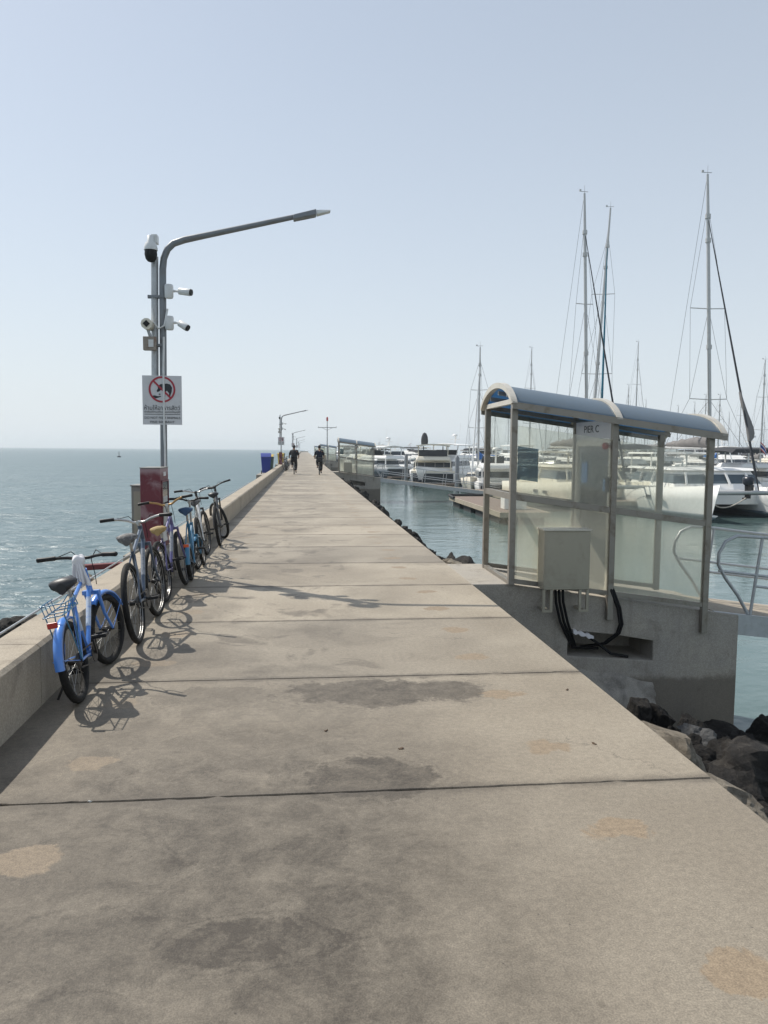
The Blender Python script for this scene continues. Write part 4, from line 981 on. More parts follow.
# ------------------------------------------------------------------ pontoons
def pontoon(x0, x1, y0, y1, label):
    r = thing('pontoon', label, 'pontoon', ((x0+x1)/2, (y0+y1)/2, WZ), 0, 'floating pontoons of the marina')
    hx, hy = (x1-x0)/2, (y1-y0)/2
    MB().b(-hx, hx, -hy, hy, .5, .6).build('deck', 'teak', r)
    q = MB()
    for s in (-1, 1): q.b(s*hx-.04 if s > 0 else -hx-.04, s*hx+.04 if s > 0 else -hx+.04, -hy-.04, hy+.04, .36, .615); q.b(-hx+.041, hx-.041, s*hy-.04, s*hy+.04, .36, .615)
    q.build('edge_beam', 'wall', r)
    q = MB(); n = max(2, int(max(hx, hy)/1.6))
    for i in range(n):
        t_ = -1+(2*i+1)/n
        if hy > hx: q.b(-hx+.1, hx-.1, t_*hy-.9*hy/n*.7, t_*hy+.9*hy/n*.7, -.35, .36)
        else: q.b(t_*hx-.9*hx/n*.7, t_*hx+.9*hx/n*.7, -hy+.1, hy-.1, -.35, .36)
    q.build('float', 'dock_dark', r)
    return r
pontoon(9.75, 12.3, 37, 50.3, 'brown decked floating pontoon seen between the shelter posts')
pontoon(13.6, 17.6, 51.5, 59.5, 'floating pontoon where the second gangway lands')
pontoon(12.62, 40, 45.2, 47.6, 'long floating pontoon behind the catamarans')
pontoon(13.4, 16.5, 5.5, 13.5, 'floating pontoon where the near gangway lands')
pontoon(17.62, 70, 56.8, 59.2, 'long floating pontoon beyond the sailing yachts')
pontoon(12, 80, 112, 114.5, 'farther floating pontoon with motor yachts')
r = thing('dock_box', 'white dock box on the near brown pontoon', 'box', (11.1, 39.5, WZ+.6)); MB().b(-.6, .6, -.4, .4, 0, .62).build('body', 'white', r, bevel=.03); MB().b(-.63, .63, -.43, .43, .621, .72).build('lid', 'white', r, bevel=.03)
# black bumper rail round the pontoon corner
tag(MB().tube([(12.2, 50.42, WZ+.68), (9.85, 50.42, WZ+.68), (9.67, 50.2, WZ+.68), (9.67, 48.5, WZ+.62)], .09, 8).build('fender_bumper', 'dock_dark'), 'black rubber bumper round the far corner of the brown pontoon', 'bumper')

# ------------------------------------------------------------------ boats (bow along +Y, waterline z = 0)
def hull_mb(L, B, Fb, bow=.9, rake=.12, n=14, stern=.92, xo=0, draft=.5):
    q = MB(); rings = []
    for i in range(n+1):
        u = i/n; k = max(0, (u-.35)/.65)
        hb = B/2*(stern+(1-stern)*min(1, u/.35))*(1-k**2.3*.985)
        sh = Fb*(1+.38*u*u); flare = .86-.35*k
        y = u*L
        def P(x, z): return Vector((xo+x, y+rake*L*k*k*(z/Fb)*.5-(rake*L*.25*k*k), z))
        rings.append([P(-hb, sh), P(-hb*(.97), sh*.6), P(-hb*flare, .02), P(-hb*flare*.6, -draft*.7), P(0, -draft), P(hb*flare*.6, -draft*.7), P(hb*flare, .02), P(hb*.97, sh*.6), P(hb, sh)])
    n_ = 9; q.loft(rings); return q
def rect(y0, y1, w, z): return [Vector((-w/2, y0, z)), Vector((w/2, y0, z)), Vector((w/2, y1, z)), Vector((-w/2, y1, z))]
def frust(a, b): q = MB(); q.hexa(a, b); return q
def band(a, b, t0, t1, out=.02):
    lo = [p.lerp(q_, t0) for p, q_ in zip(a, b)]; hi = [p.lerp(q_, t1) for p, q_ in zip(a, b)]
    def grow(ps):
        c = sum(ps, Vector())/4; return [Vector((p.x+(out if p.x > c.x else -out), p.y+(out if p.y > c.y else -out), p.z)) for p in ps]
    q = MB(); q.hexa(grow(lo), grow(hi)); return q
def rail(r, pts, h, rad=.014):
    q = MB(); q.tube([Vector(p)+Vector((0, 0, h)) for p in pts], rad, 6)
    for p in pts: q.tube([Vector(p), Vector(p)+Vector((0, 0, h))], rad, 6)
    return q.build('guard_rail', 'chrome', r)
GM = 'motor yachts moored in the marina'
def motor_yacht(label, loc, rz, L=14, B=4.4, Fb=1.3, body='white', hull='white', top='hard', canvas='canvas_dark', enclosed=False, group=GM, black_top=False, mastk=True):
    r = thing('motor_yacht', label, 'boat', (*loc, WZ), rz, group)
    hull_mb(L, B, Fb).build('hull', hull, r)
    q = hull_mb(L*.998, B*1.006, Fb*.34); q.build('boot_stripe', 'hull_dark', r)
    MB().hexa(rect(.0, L*.62, B*.9, Fb*.98), rect(.0, L*.6, B*.9, Fb*1.12)).build('deck', body, r)
    MB().b(-B*.46, B*.46, -.9, .0, .18, .34).build('swim_platform', 'teak', r)
    MB().b(-B*.41, B*.41, -.03, .06, .42, Fb*.95).build('cockpit_shade', 'bglass', r)  # dark panel put in for the shade of the open cockpit recess
    y0, y1 = L*.2, L*.62; z0, z1 = Fb*1.12, Fb*1.12+1.05
    a, b_ = rect(y0, y1+L*.08, B*.84, z0), rect(y0+.15, y1-L*.03, B*.74, z1)
    frust(a, b_).build('cabin', body, r, bevel=.12)
    band(a, b_, .3, .78).build('window_band', 'bglass', r)
    q = MB()
    for t_ in (.2, .45, .7):
        for s in (-1, 1):
            q.b(s*B*.4-.035, s*B*.4+.035, y0+(y1-y0)*t_, y0+(y1-y0)*t_+.1, z0+.3, z1-.12)
    q.build('window_frame', body, r)
    # flybridge coaming overhanging the cockpit
    a, b_ = rect(L*.07, y1-L*.06, B*.74, z1), rect(L*.09, y1-L*.14, B*.66, z1+.42)
    frust(a, b_).build('flybridge', body, r, bevel=.14)
    q = MB()
    for s in (-1, 1): q.b(s*B*.36-.05, s*B*.36+.05, L*.07, L*.07+.12, z0, z1)
    q.build('cockpit_post', body, r)
    z2 = z1+.45
    if top:
        zt = z2+1.0
        q = MB(); rings = []
        for i in range(9):
            u = -1+i/4; rings.append([Vector((u*B*.35, yy, zt+.16*(1-u*u)+dz)) for yy, dz in (((L*.1, 0), (L*.44, 0), (L*.46, .05), (L*.44, .1), (L*.1, .1)) if top == 'hard' else ((L*.02, -.18), (L*.6, -.18), (L*.61, -.05), (L*.56, .12), (L*.04, .12)))])
        q.loft(rings, smooth=False); q.build('hardtop', {'hard': body, 'canvas': canvas}[top], r)
        q = MB()
        for s in (-1, 1):
            for yy, dy in ((L*.12, 0), (L*.42, .3)): MB().beam((s*B*.3, yy+dy, z2), (s*B*.31, yy, zt+.02), .1, .07).build('hardtop_post', body, r)
        if enclosed:
            a, b_ = rect(L*.12, L*.43, B*.62, z2), rect(L*.12, L*.41, B*.6, zt+.02)
            fr = MB(); fr.hexa(a, [p.lerp(q_, .6) for p, q_ in zip(a, b_)]); fr.build('enclosure', canvas, r)
            for s in (-1, 1): MB().b(s*B*.2-.05, s*B*.2+.05, L*.115, L*.12, z2+.55, zt+.02).build('enclosure_post', canvas, r)
        zm = zt+.2
    else: zm = z2+.2
    MB().hexa(rect(L*.43, L*.44, B*.58, z2), rect(L*.38, L*.39, B*.54, z2+.55)).build('windscreen', 'bglass', r)
    if mastk:
        q = MB(); q.beam((0, L*.2, zm-.15), (0, L*.18, zm+.9), .12, .16); q.beam((-.6, L*.19, zm+.55), (.6, L*.19, zm+.55), .06, .06); q.lathe([(.3, 0), (.32, .1), (.2, .22), (.02, .25)], (0, L*.2, zm+.9), n=12); q.tube([(-.5, L*.19, zm+.55), (-.5, L*.17, zm+2.4)], .012, 5); q.build('radar_mast', body, r)
    if black_top:
        q = MB(); q.lathe([(.1, 0), (.34, .1), (.38, .5), (.33, .9), (.2, 1.25), (.04, 1.35)], (-.9, L*.24, zm-.1), n=14); q.build('covered_satellite_dome', 'canvas_dark', r)
    hbw = lambda u: B/2*.92*(1-max(0, (u-.35)/.65)**2.3*.985); shz = lambda u: Fb*(1+.38*u*u)
    pts = [(-hbw(u), u*L, shz(u)) for u in (.45, .55, .65, .75, .85, .95)]; pts += [(-x, y, z) for x, y, z in reversed(pts)]
    rail(r, pts, .6)
    return r
GS = 'sailing yachts moored in the marina'
def rig(r, mast_y, z0, ht, r_m=.1, spread=((.36, 1.0), (.66, .8)), bow_y=6, bow_z=1.4, stern_y=-5, stern_z=1.2, chain=1.8, jib='sail_dark', lean=(0, 0), jib_r=.075, clew=False, jib_top=.86):
    top = Vector((lean[0], mast_y+lean[1], z0+ht)); foot = Vector((0, mast_y, z0)); L = lambda u: foot.lerp(top, u)
    q = MB(); q.tube([foot, L(.5), L(.85), top], [r_m, r_m, r_m*.9, r_m*.6], 10); 
    q.tube([top, top+Vector((0, 0, .5))], .012, 5); q.tube([top+Vector((-.25, 0, .1)), top+Vector((.3, 0, .1))], .02, 5); q.box(top+Vector((.3, 0, .16)), (.12, .08, .12))
    for u in (.42, .78, .86): q.tube([L(u)-Vector((0, 0, .12)), L(u)+Vector((0, 0, .12))], r_m*1.5, 8)
    for u, wd in spread: q.tube([L(u)+Vector((-wd, -.15, .06)), L(u), L(u)+Vector((wd, -.15, .06))], .03, 6)
    m = q.build('mast', 'mast', r)
    w_ = .0105; q = MB()
    for s in (-1, 1):
        pts = [Vector((s*chain, mast_y-.5, z0-.2))]
        for u, wd in spread: pts.append(L(u)+Vector((s*wd, -.15, .06)))
        pts.append(L(.9)); q.tube(pts, w_, 4, caps=False)
        q.tube([Vector((s*chain, mast_y-.4, z0-.2)), L(spread[0][0])], w_, 4, caps=False)
        if len(spread) > 1: q.tube([pts[1], L(spread[1][0])], w_, 4, caps=False)
    q.tube([top, Vector((0, stern_y+.3, stern_z+1))], w_, 4, caps=False)
    q.tube([Vector((0, stern_y+1.8, stern_z+2.2)), Vector((-1, stern_y, stern_z))], w_, 4, caps=False); q.tube([L(.6)+Vector((.09, 0, 0)), foot+Vector((.16, .1, 1))], w_, 4, caps=False)
    q.build('rigging', 'wire', r)
    a, b_ = L(jib_top), Vector((0, bow_y, bow_z))
    MB().tube([a, a.lerp(b_, .3), a.lerp(b_, .7), a.lerp(b_, .93), b_], [jib_r*.35, jib_r*.7, jib_r, jib_r*1.1, .02], 8).build('furled_jib', jib, r)
    if clew:
        c = a.lerp(b_, .78); q = MB(); n = 10
        rings = []
        for i in range(9):
            u = i/8; c = a.lerp(b_, .66+.17*u); wd = .12+.5*math.sin(math.pi*u**1.6)*(.5+.5*u)
            rings.append([c+Vector((-wd*(.5-.5*math.cos(2*math.pi*k/n))*1.0+.08, .1*math.sin(2*math.pi*k/n)*(1+.5*math.sin(u*9)), -.5*wd*(.5-.5*math.cos(2*math.pi*k/n)))) for k in range(n)])
        q.loft(rings); q.build('loose_clew', 'canvas_grey', r)
    return m
def boom(r, mast_y, z, L, m, sag=0):
    q = MB(); q.tube([(0, mast_y, z), (0, mast_y-L, z+.1)], .07, 8); bm_ = q.build('boom', 'mast', r)
    rings = []; n = 12
    for i in range(12):
        u = i/11; h = (.52*(1-u)**.8+.18)*(1+.08*math.sin(i*2.1)); wd = .2*(1-u*.5)
        rings.append([Vector((wd*math.cos(a), mast_y-.15-(L-.3)*u, z+.08+.1*u+h*(.5+.5*math.sin(a))-.06*math.sin(a*3)*(i % 2))) for a in [2*math.pi*k/n for k in range(n)]])
    MB().loft(rings).build('sail_cover', m, bm_)
def sailboat(label, loc, rz, L=11, B=3.6, Fb=1.1, ht=14, cover='canvas_blue', body='cream', jib='whitep', group=GS, lean=(0, 0), bimini=None, spread=((.36, 1.0), (.66, .8)), r_m=.09, jib_r=.075):
    r = thing('sailing_yacht', label, 'boat', (*loc, WZ), rz, group)
    hull_mb(L, B, Fb, stern=.7).build('hull', body, r); hull_mb(L*.995, B*1.006, Fb*.22, stern=.7).build('waterline_stripe', 'hull_dark', r)
    MB().hexa(rect(0.1, L*.8, B*.62, Fb*.96), rect(.1, L*.76, B*.6, Fb*1.16)).build('deck', body, r)
    a, b_ = rect(L*.34, L*.74, B*.56, Fb*1.14), rect(L*.36, L*.68, B*.46, Fb*1.14+.5)
    frust(a, b_).build('coachroof', body, r); band(a, b_, .35, .8, .012).build('window_band', 'bglass', r)
    rig(r, L*.56, Fb+.6, ht, bow_y=L*.99, bow_z=Fb*1.4, stern_y=0, stern_z=Fb, chain=B*.45, jib=jib, lean=lean, spread=spread, r_m=r_m, jib_r=jib_r)
    boom(r, L*.56-.1, Fb+1.7, L*.4, cover)
    if bimini:
        q = MB(); q.loft([[Vector((u*B*.34, yy, Fb+2.1+.15*(1-u*u)+dz)) for yy, dz in ((L*.06, 0), (L*.3, 0), (L*.3, .04), (L*.06, .04))] for u in (-1, -.5, 0, .5, 1)], smooth=False); q.build('bimini', bimini, r)
        q = MB()
        for s in (-1, 1):
            for yy in (L*.08, L*.28): q.tube([(s*B*.33, yy, Fb), (s*B*.33, yy, Fb+2.1)], .015, 6)
        q.build('bimini_frame', 'chrome', r)
    hbw = lambda u: B/2*(.7+.3*min(1, u/.35))*(1-max(0, (u-.35)/.65)**2.3*.985); shz = lambda u: Fb*(1+.38*u*u)
    pts = [(-hbw(u), u*L, shz(u)) for u in (.05, .2, .35, .5, .65, .8, .92, .985)]; pts += [(-x, y, z) for x, y, z in reversed(pts)]
    rail(r, pts, .6, .011)
    return r
def catamaran(label, loc, rz, L=12.5, B=7.0, ht=17, body='white', cover='canvas_grey', jib='sail_dark', lean=(0, 0), clew=False, spread=((.36, .9), (.62, .95)), hard=True):
    r = thing('catamaran', label, 'boat', (*loc, WZ), rz, 'sailing catamarans in the near berths')
    for s in (-1, 1):
        q = hull_mb(L, 1.9, 1.45, rake=.1, stern=.8, xo=s*(B/2-.95), draft=.6); h = q.build('hull', body, r)
        hull_mb(L*.996, 1.92, .3, rake=.1, stern=.8, xo=s*(B/2-.95), draft=.6).build('waterline_stripe', 'hull_greyblue', h)
        q = MB()
        for yy in (.35, .5, .62): q.b(s*(B/2)*.985-.02 if s > 0 else -(B/2)*.985-.02, s*(B/2)*.985+.02 if s > 0 else -(B/2)*.985+.02, L*yy, L*yy+.6, .95, 1.15)
        q.build('porthole', 'bglass', h)
    q = MB(); q.loft([[Vector((u*(B/2-1.0), yy, z)) for u, z in ((-1, 1.0), (-.8, .72), (.8, .72), (1, 1.0), (1, 1.52), (-1, 1.52))] for yy in (.8, L*.3, L*.66, L*.7)], smooth=False); q.build('bridge_deck', body, r)
    a, b_ = rect(1.8, L*.66, B*.78, 1.5), rect(2.2, L*.58, B*.66, 2.62)
    frust(a, b_).build('cabin', body, r, bevel=.08)
    band(a, b_, .34, .8, .015).build('window_band', 'hull_greyblue', r)
    q = MB()
    for u in (-.36, -.12, .12, .36): q.beam((u*B*.76, L*.66-.1, 1.8), (u*B*.7, L*.61, 2.5), .12, .06, (0, 1, 0))
    for s in (-1, 1):
        for yy in (3.4, 5.2): q.beam((s*B*.385, yy, 1.8), (s*B*.35, yy, 2.5), .05, .14)
    q.build('window_frame', body, r)
    q = MB(); q.hexa(rect(1.0, L*.6, B*.74, 2.62), rect(1.2, L*.57, B*.7, 2.76)); q.build('coachroof', body, r, bevel=.04)
    if hard:
        q = MB(); q.hexa(rect(-.2, L*.3, B*.6, 3.55), rect(-.1, L*.29, B*.56, 3.68)); q.build('hardtop', body, r, bevel=.04)
        q = MB()
        for s in (-1, 1):
            for yy in (.2, L*.26): q.beam((s*B*.27, yy, 2.2), (s*B*.27, yy, 3.56), .08, .08)
        q.build('hardtop_post', body, r)
    MB().tube([(-(B/2-.95), L*.965, 1.55), (0, L*.97, 1.6), (B/2-.95, L*.965, 1.55)], .09, 10).build('bow_beam', 'mast', r)
    q = MB()
    for i in range(13): 
        x = -(B/2-1.6)+(B-3.2)*i/12; q.tube([(x, L*.7, 1.42), (x, L*.955, 1.5)], .012, 4)
    for i in range(8):
        yy = L*(.71+.03*i+.01); q.tube([(-(B/2-1.5), yy, 1.43), (B/2-1.5, yy, 1.43)], .012, 4)
    q.build('trampoline', 'wire', r)
    rig(r, L*.56, 2.7, ht, .11, spread, L*.97, 1.65, .2, 1.5, B*.47, jib, lean, .06, clew)
    boom(r, L*.56-.15, 3.9, L*.46, cover)
    for s in (-1, 1):
        x = s*(B/2-.25); pts = [(x, L*u, 1.45*(1+.38*u*u)) for u in (.1, .25, .4, .55, .7)]+[(s*(B/2-.55), L*.85, 1.85), (s*(B/2-.9), L*.97, 1.98)]
        rail(r, pts, .62, .012)
    return r

# near berths -------------------------------------------------------------
def by_mast(r, my, px_, Y, rz):
    """put a boat so that its mast (local y = my) stands at the given place"""
    v = at(px_, 470, Y=Y); d = Vector((-math.sin(rz), math.cos(rz)))
    r.location = (v.x-d.x*my, v.y-d.y*my, WZ); r.rotation_euler = (0, 0, rz)
catA = catamaran('white sailing catamaran at the right with a furled dark jib and loose grey clew', (0, 0), 0, 12.5, 7.2, 17.05, 'white', 'canvas_grey', 'sail_dark', clew=True, lean=(.75, -.3), spread=((.24, 1.15), (.55, 1.05)))
by_mast(catA, 7, 710, 43, R(180-1))
catB = catamaran('cream sailing catamaran seen through the left shelter glass', (0, 0), 0, 12.5, 7.0, 17.65, 'cream', 'canvas_grey', 'sail_dark', lean=(.65, -.2), spread=((.24, 1.2), (.6, .6)), hard=True)
by_mast(catB, 7, 587, 49, R(180+6))
s1 = sailboat('tall sailing yacht with a leaning mast and teal furled sail behind the cream catamaran', (0, 0), 0, 14, 4.2, 1.3, 21.1, 'canvas_grey', 'white', 'sail_teal', lean=(-1.1, -.3), spread=((.38, 1.2), (.68, .9)), r_m=.11, jib_r=.09)
by_mast(s1, 14*.56, 589, 60, R(180-14))
# sailing yachts farther off: mast pixel, distance, mast height
for px_, Y, ht, rz, cov, body, lab in ((478, 68, 11.3, 160, 'canvas_blue', 'cream', 'cream sailing yacht with a bright blue boom cover left of the shelter'),
                           (529, 104, 16.2, 190, 'canvas_grey', 'white', 'white sailing yacht whose mast rises just behind the left part of the shelter roof'),
                           (573, 120, 8.5, 175, 'canvas_grey', 'white', 'small sailing yacht with a short mast left of the twin tall masts'),
                           (614, 96, 7.6, 170, 'canvas_blue', 'white', 'small sailing yacht with a short mast right of the twin tall masts'),
                           (634, 112, 18.5, 186, 'canvas_grey', 'white', 'white sailing yacht whose mast rises over the middle of the shelter roof'),
                           (626, 150, 15.5, 172, 'canvas_grey', 'white', 'distant sailing yacht beside the mast over the middle of the roof'),
                           (703, 128, 12.0, 185, 'canvas_grey', 'white', 'distant sailing yacht with its mast just left of the tall right mast'),
                           (717, 106, 10.3, 178, 'canvas_blue', 'white', 'distant sailing yacht with its mast just right of the tall right mast'),
                           (676, 160, 12.0, 180, 'canvas_grey', 'white', 'far sailing yacht masts over the right half of the roof'),
                           (596, 170, 16.0, 180, 'canvas_grey', 'white', 'far sailing yacht hidden among the twin masts'),
                           (760, 90, 13.5, 170, 'canvas_grey', 'white', 'sailing yacht at the right edge behind the dark canopied motor yacht')):
    b_ = sailboat(lab, (0, 0), 0, 10.5, 3.4, 1.05, ht, cov, body, 'whitep', bimini=cov if Y < 80 else None)
    by_mast(b_, 10.5*.56, px_, Y, R(rz))
    last = b_
for px_, Y in ((470, 240), (497, 150), (508, 200), (545, 210), (558, 165), (566, 240), (583, 190), (607, 220), (620, 185), (643, 200), (655, 240), (664, 190), (685, 210), (692, 175), (699, 230), (728, 190), (736, 160), (748, 220), (764, 180)):
    b_ = dup(last, (0, 0, 0), 0, 'distant white sailing yacht among the masts across the marina', 'distant sailing yachts')
    by_mast(b_, 10.5*.56, px_, Y, R(180+(px_*37 % 30)-15)); k_ = .75+(px_*13 % 10)/22; b_.scale = (k_, k_, k_)
for _ in ():
    b_ = sailboat(lab, (0, 0), 0, 10.5, 3.4, 1.05, ht, cov, body, 'whitep', bimini=cov if Y < 80 else None)
    by_mast(b_, 10.5*.56, px_, Y, R(rz))
def put(r, px_, Y, rz):
    v = at(px_, 480, Y=Y); r.location = (v.x, v.y, WZ); r.rotation_euler = (0, 0, R(rz)); return r
my1 = put(motor_yacht('white motor yacht stern on with dark enclosed flybridge and a black covered dome', (0, 0), 0, 15, 5.0, 1.4, 'cream', 'white', 'hard', enclosed=True, black_top=True, mastk=False), 433, 76, -9)
my2 = put(motor_yacht('white motor yacht with a long dark canopy at the right edge', (0, 0), 0, 17, 4.8, 1.2, 'white', 'white', 'canvas'), 714, 60, -84)
my3 = put(motor_yacht('motor yacht with dark bimini seen through the right shelter glass', (0, 0), 0, 13, 4.4, 1.4, 'white', 'white', 'canvas', enclosed=False), 638, 63, 10)
my4 = put(motor_yacht('white motor yacht with a tall flybridge behind the blue covered sailing yacht', (0, 0), 0, 14, 4.6, 1.5, 'white', 'white', 'hard'), 462, 88, 150)
my5 = put(motor_yacht('cabin cruiser with dark windows seen between the two left shelter posts', (0, 0), 0, 10, 3.4, 1.0, 'white', 'white', None, mastk=True), 498, 60, -8)
my6 = put(motor_yacht('low white motor yacht with cream hardtop right of the second shelter', (0, 0), 0, 15, 5, 1.4, 'cream', 'white', 'hard', mastk=False), 384, 103, 12)
my7 = put(motor_yacht('blue grey cruiser with dark stripe beside the second shelter', (0, 0), 0, 13, 4.4, 1.3, 'white', 'hull_greyblue', 'hard'), 400, 96, 30)
my8 = put(motor_yacht('motor yacht with grey canvas top left of the large dark canopied one', (0, 0), 0, 13, 4.6, 1.5, 'white', 'white', 'canvas', 'canvas_grey'), 676, 74, 16)
GD = 'distant motor yachts'
rr = random.Random(5)
k = 0
for Y, xs_ in ((122, range(372, 770, 26)), (165, range(366, 770, 21)), (235, range(352, 770, 17)), (320, range(345, 770, 19))):
    for px_ in xs_:
        if 416 < px_ < 455 and Y < 200: continue
        src = rr.choice((my4, my6, my1 if False else my2, my8, my5))
        b_ = dup(src, (0, 0, 0), 0, 'distant white motor yacht among many moored across the marina', GD)
        put(b_, px_+rr.uniform(-6, 6), Y+rr.uniform(-8, 8), rr.choice((0, 180, 180, 180, 150, 205))+rr.uniform(-14, 14))
        k_ = rr.uniform(.8, 1.12); b_.scale = (k_, k_, k_)
# flag on the canopied yacht
def flag(loc, label):
    r = thing('flag', label, 'flag', loc)
    MB().tube([(0, 0, -.9), (0, 0, .75)], .018, 6).build('flag_staff', 'chrome', r)
    hs = [0, 1/6, 2/6, 4/6, 5/6, 1]
    for i, m in enumerate(('flag_red', 'flag_white', 'flag_blue', 'flag_white', 'flag_red')):
        q = MB(); rings = []
        for j in range(9):
            u = j/8; x = .02+.5*u; y = .05*math.sin(u*6); dz = -.55*u*u*.9-.15*u
            rings.append([Vector((x, y+dy, .7-.6*h+dz)) for h, dy in ((hs[i], 0), (hs[i+1], 0), (hs[i+1], .006), (hs[i], .006))])
        q.loft(rings); q.build('stripe', m, r)
v = at(760, 451, Y=56); flag(v, 'drooping red white and blue striped flag at the right edge')
# outboard motor clamped on the catamaran's bow rail
v = catA.matrix_basis @ Vector((-1.4, 11.6, 0)); v = at(748, 490, Y=38.2)
r = thing('outboard_motor', 'black outboard motor standing on the white catamaran bow', 'motor', (v.x, v.y, v.z+.25), R(20))
q = MB(); q.loft([[Vector((x*sx, y*sy+.05*z, z)) for x, y in [(math.cos(2*math.pi*k/12), math.sin(2*math.pi*k/12)) for k in range(12)]] for z, sx, sy in ((0, .16, .2), (.1, .24, .3), (.35, .25, .34), (.45, .18, .26), (.48, .06, .1))]); q.build('cowl', 'hull_dark', r)
q = MB(); q.hexa(rect(-.12, .12, .16, -.7), rect(-.14, .14, .2, 0)); q.build('shaft', 'black', r)
MB().lathe([(.05, -.1), (.06, .1)], (0, .2, -.72), (0, 1, 0), 10).build('gearcase', 'black', r)
MB().box((0, -.18, -.12), (.3, .12, .3)).build('clamp', 'steel_d', r, bevel=.01)
# mooring rope looped under the bows
a_, c_, b_ = at(713, 503, Y=38.0), at(726, 507.5, Y=37.6), at(746, 498, Y=37.4)
pts = []
for i in range(13):
    u = i/12; pts.append(a_*(1-u)**2+(c_*2-(a_+b_)/2)*2*u*(1-u)+b_*u*u)
tag(MB().tube(pts, .03, 6).build('mooring_rope', 'rope'), 'pale mooring rope hanging in a loop under the white catamaran bows', 'rope')

# mooring piles
for px_, Y, h_ in ((457, 66, 3.0), (406, 84, 3.0), (424, 108, 2.5), (520, 70, 2.6), (613, 52, 2.6)):
    v = at(px_, 480, Y=Y); q = MB().tube([(v.x, v.y, -4), (v.x, v.y, WZ+h_), (v.x, v.y, WZ+h_+.25)], [.2, .2, .03], 12)
    tag(q.build('mooring_pile', 'galv_d'), 'grey mooring pile standing in the basin', 'pile', 'mooring piles in the basin')

# ------------------------------------------------------------------ signal mast, buoy
v = at(327.2, 448, Y=112)
sm_ = thing('signal_mast', 'tall signal mast with a cross yard and red top light far along the pier', 'mast', (v.x, v.y, 0))
MB().tube([(0, 0, -.4), (0, 0, 4.6), (0, 0, 5.7)], [.09, .06, .05], 10).build('pole', 'galv_d', sm_)
q = MB(); q.tube([(-1.35, 0, 4.75), (1.35, 0, 4.75)], .045, 8)
for s in (-1, 1): q.tube([(s*.8, 0, 4.75), (0, 0, 4.35)], .025, 6); q.tube([(s*1.3, 0, 4.75), (s*1.3, 0, 4.95)], .03, 6)
q.build('yard', 'galv_d', sm_)
MB().lathe([(.1, 5.7), (.14, 5.75), (.14, 6.15), (.05, 6.3)], n=12).build('top_light', 'red_plastic', sm_)
MB().tube([(0, 0, -3), (0, 0, -.35)], [.6, .45], 14).build('footing', 'ledge', sm_)
v = at(119, 452, Y=300); by = thing('buoy', 'tiny dark buoy out on the open sea', 'buoy', (v.x, v.y, WZ))
MB().lathe([(.6, -.3), (.8, .2), (.5, .5)], n=14).build('float', 'hull_dark', by); MB().tube([(0, 0, .5), (0, 0, 1.8), (0, 0, 2.1)], [.14, .1, .2], 8).build('topmark', 'hull_dark', by)
# pier end beacon house and end wall
tag(MB().b(-1.62, 1.99, PEND-.4, PEND, -.02, .4).build('end_wall', 'wall'), 'low wall across the far end of the pier', 'wall')

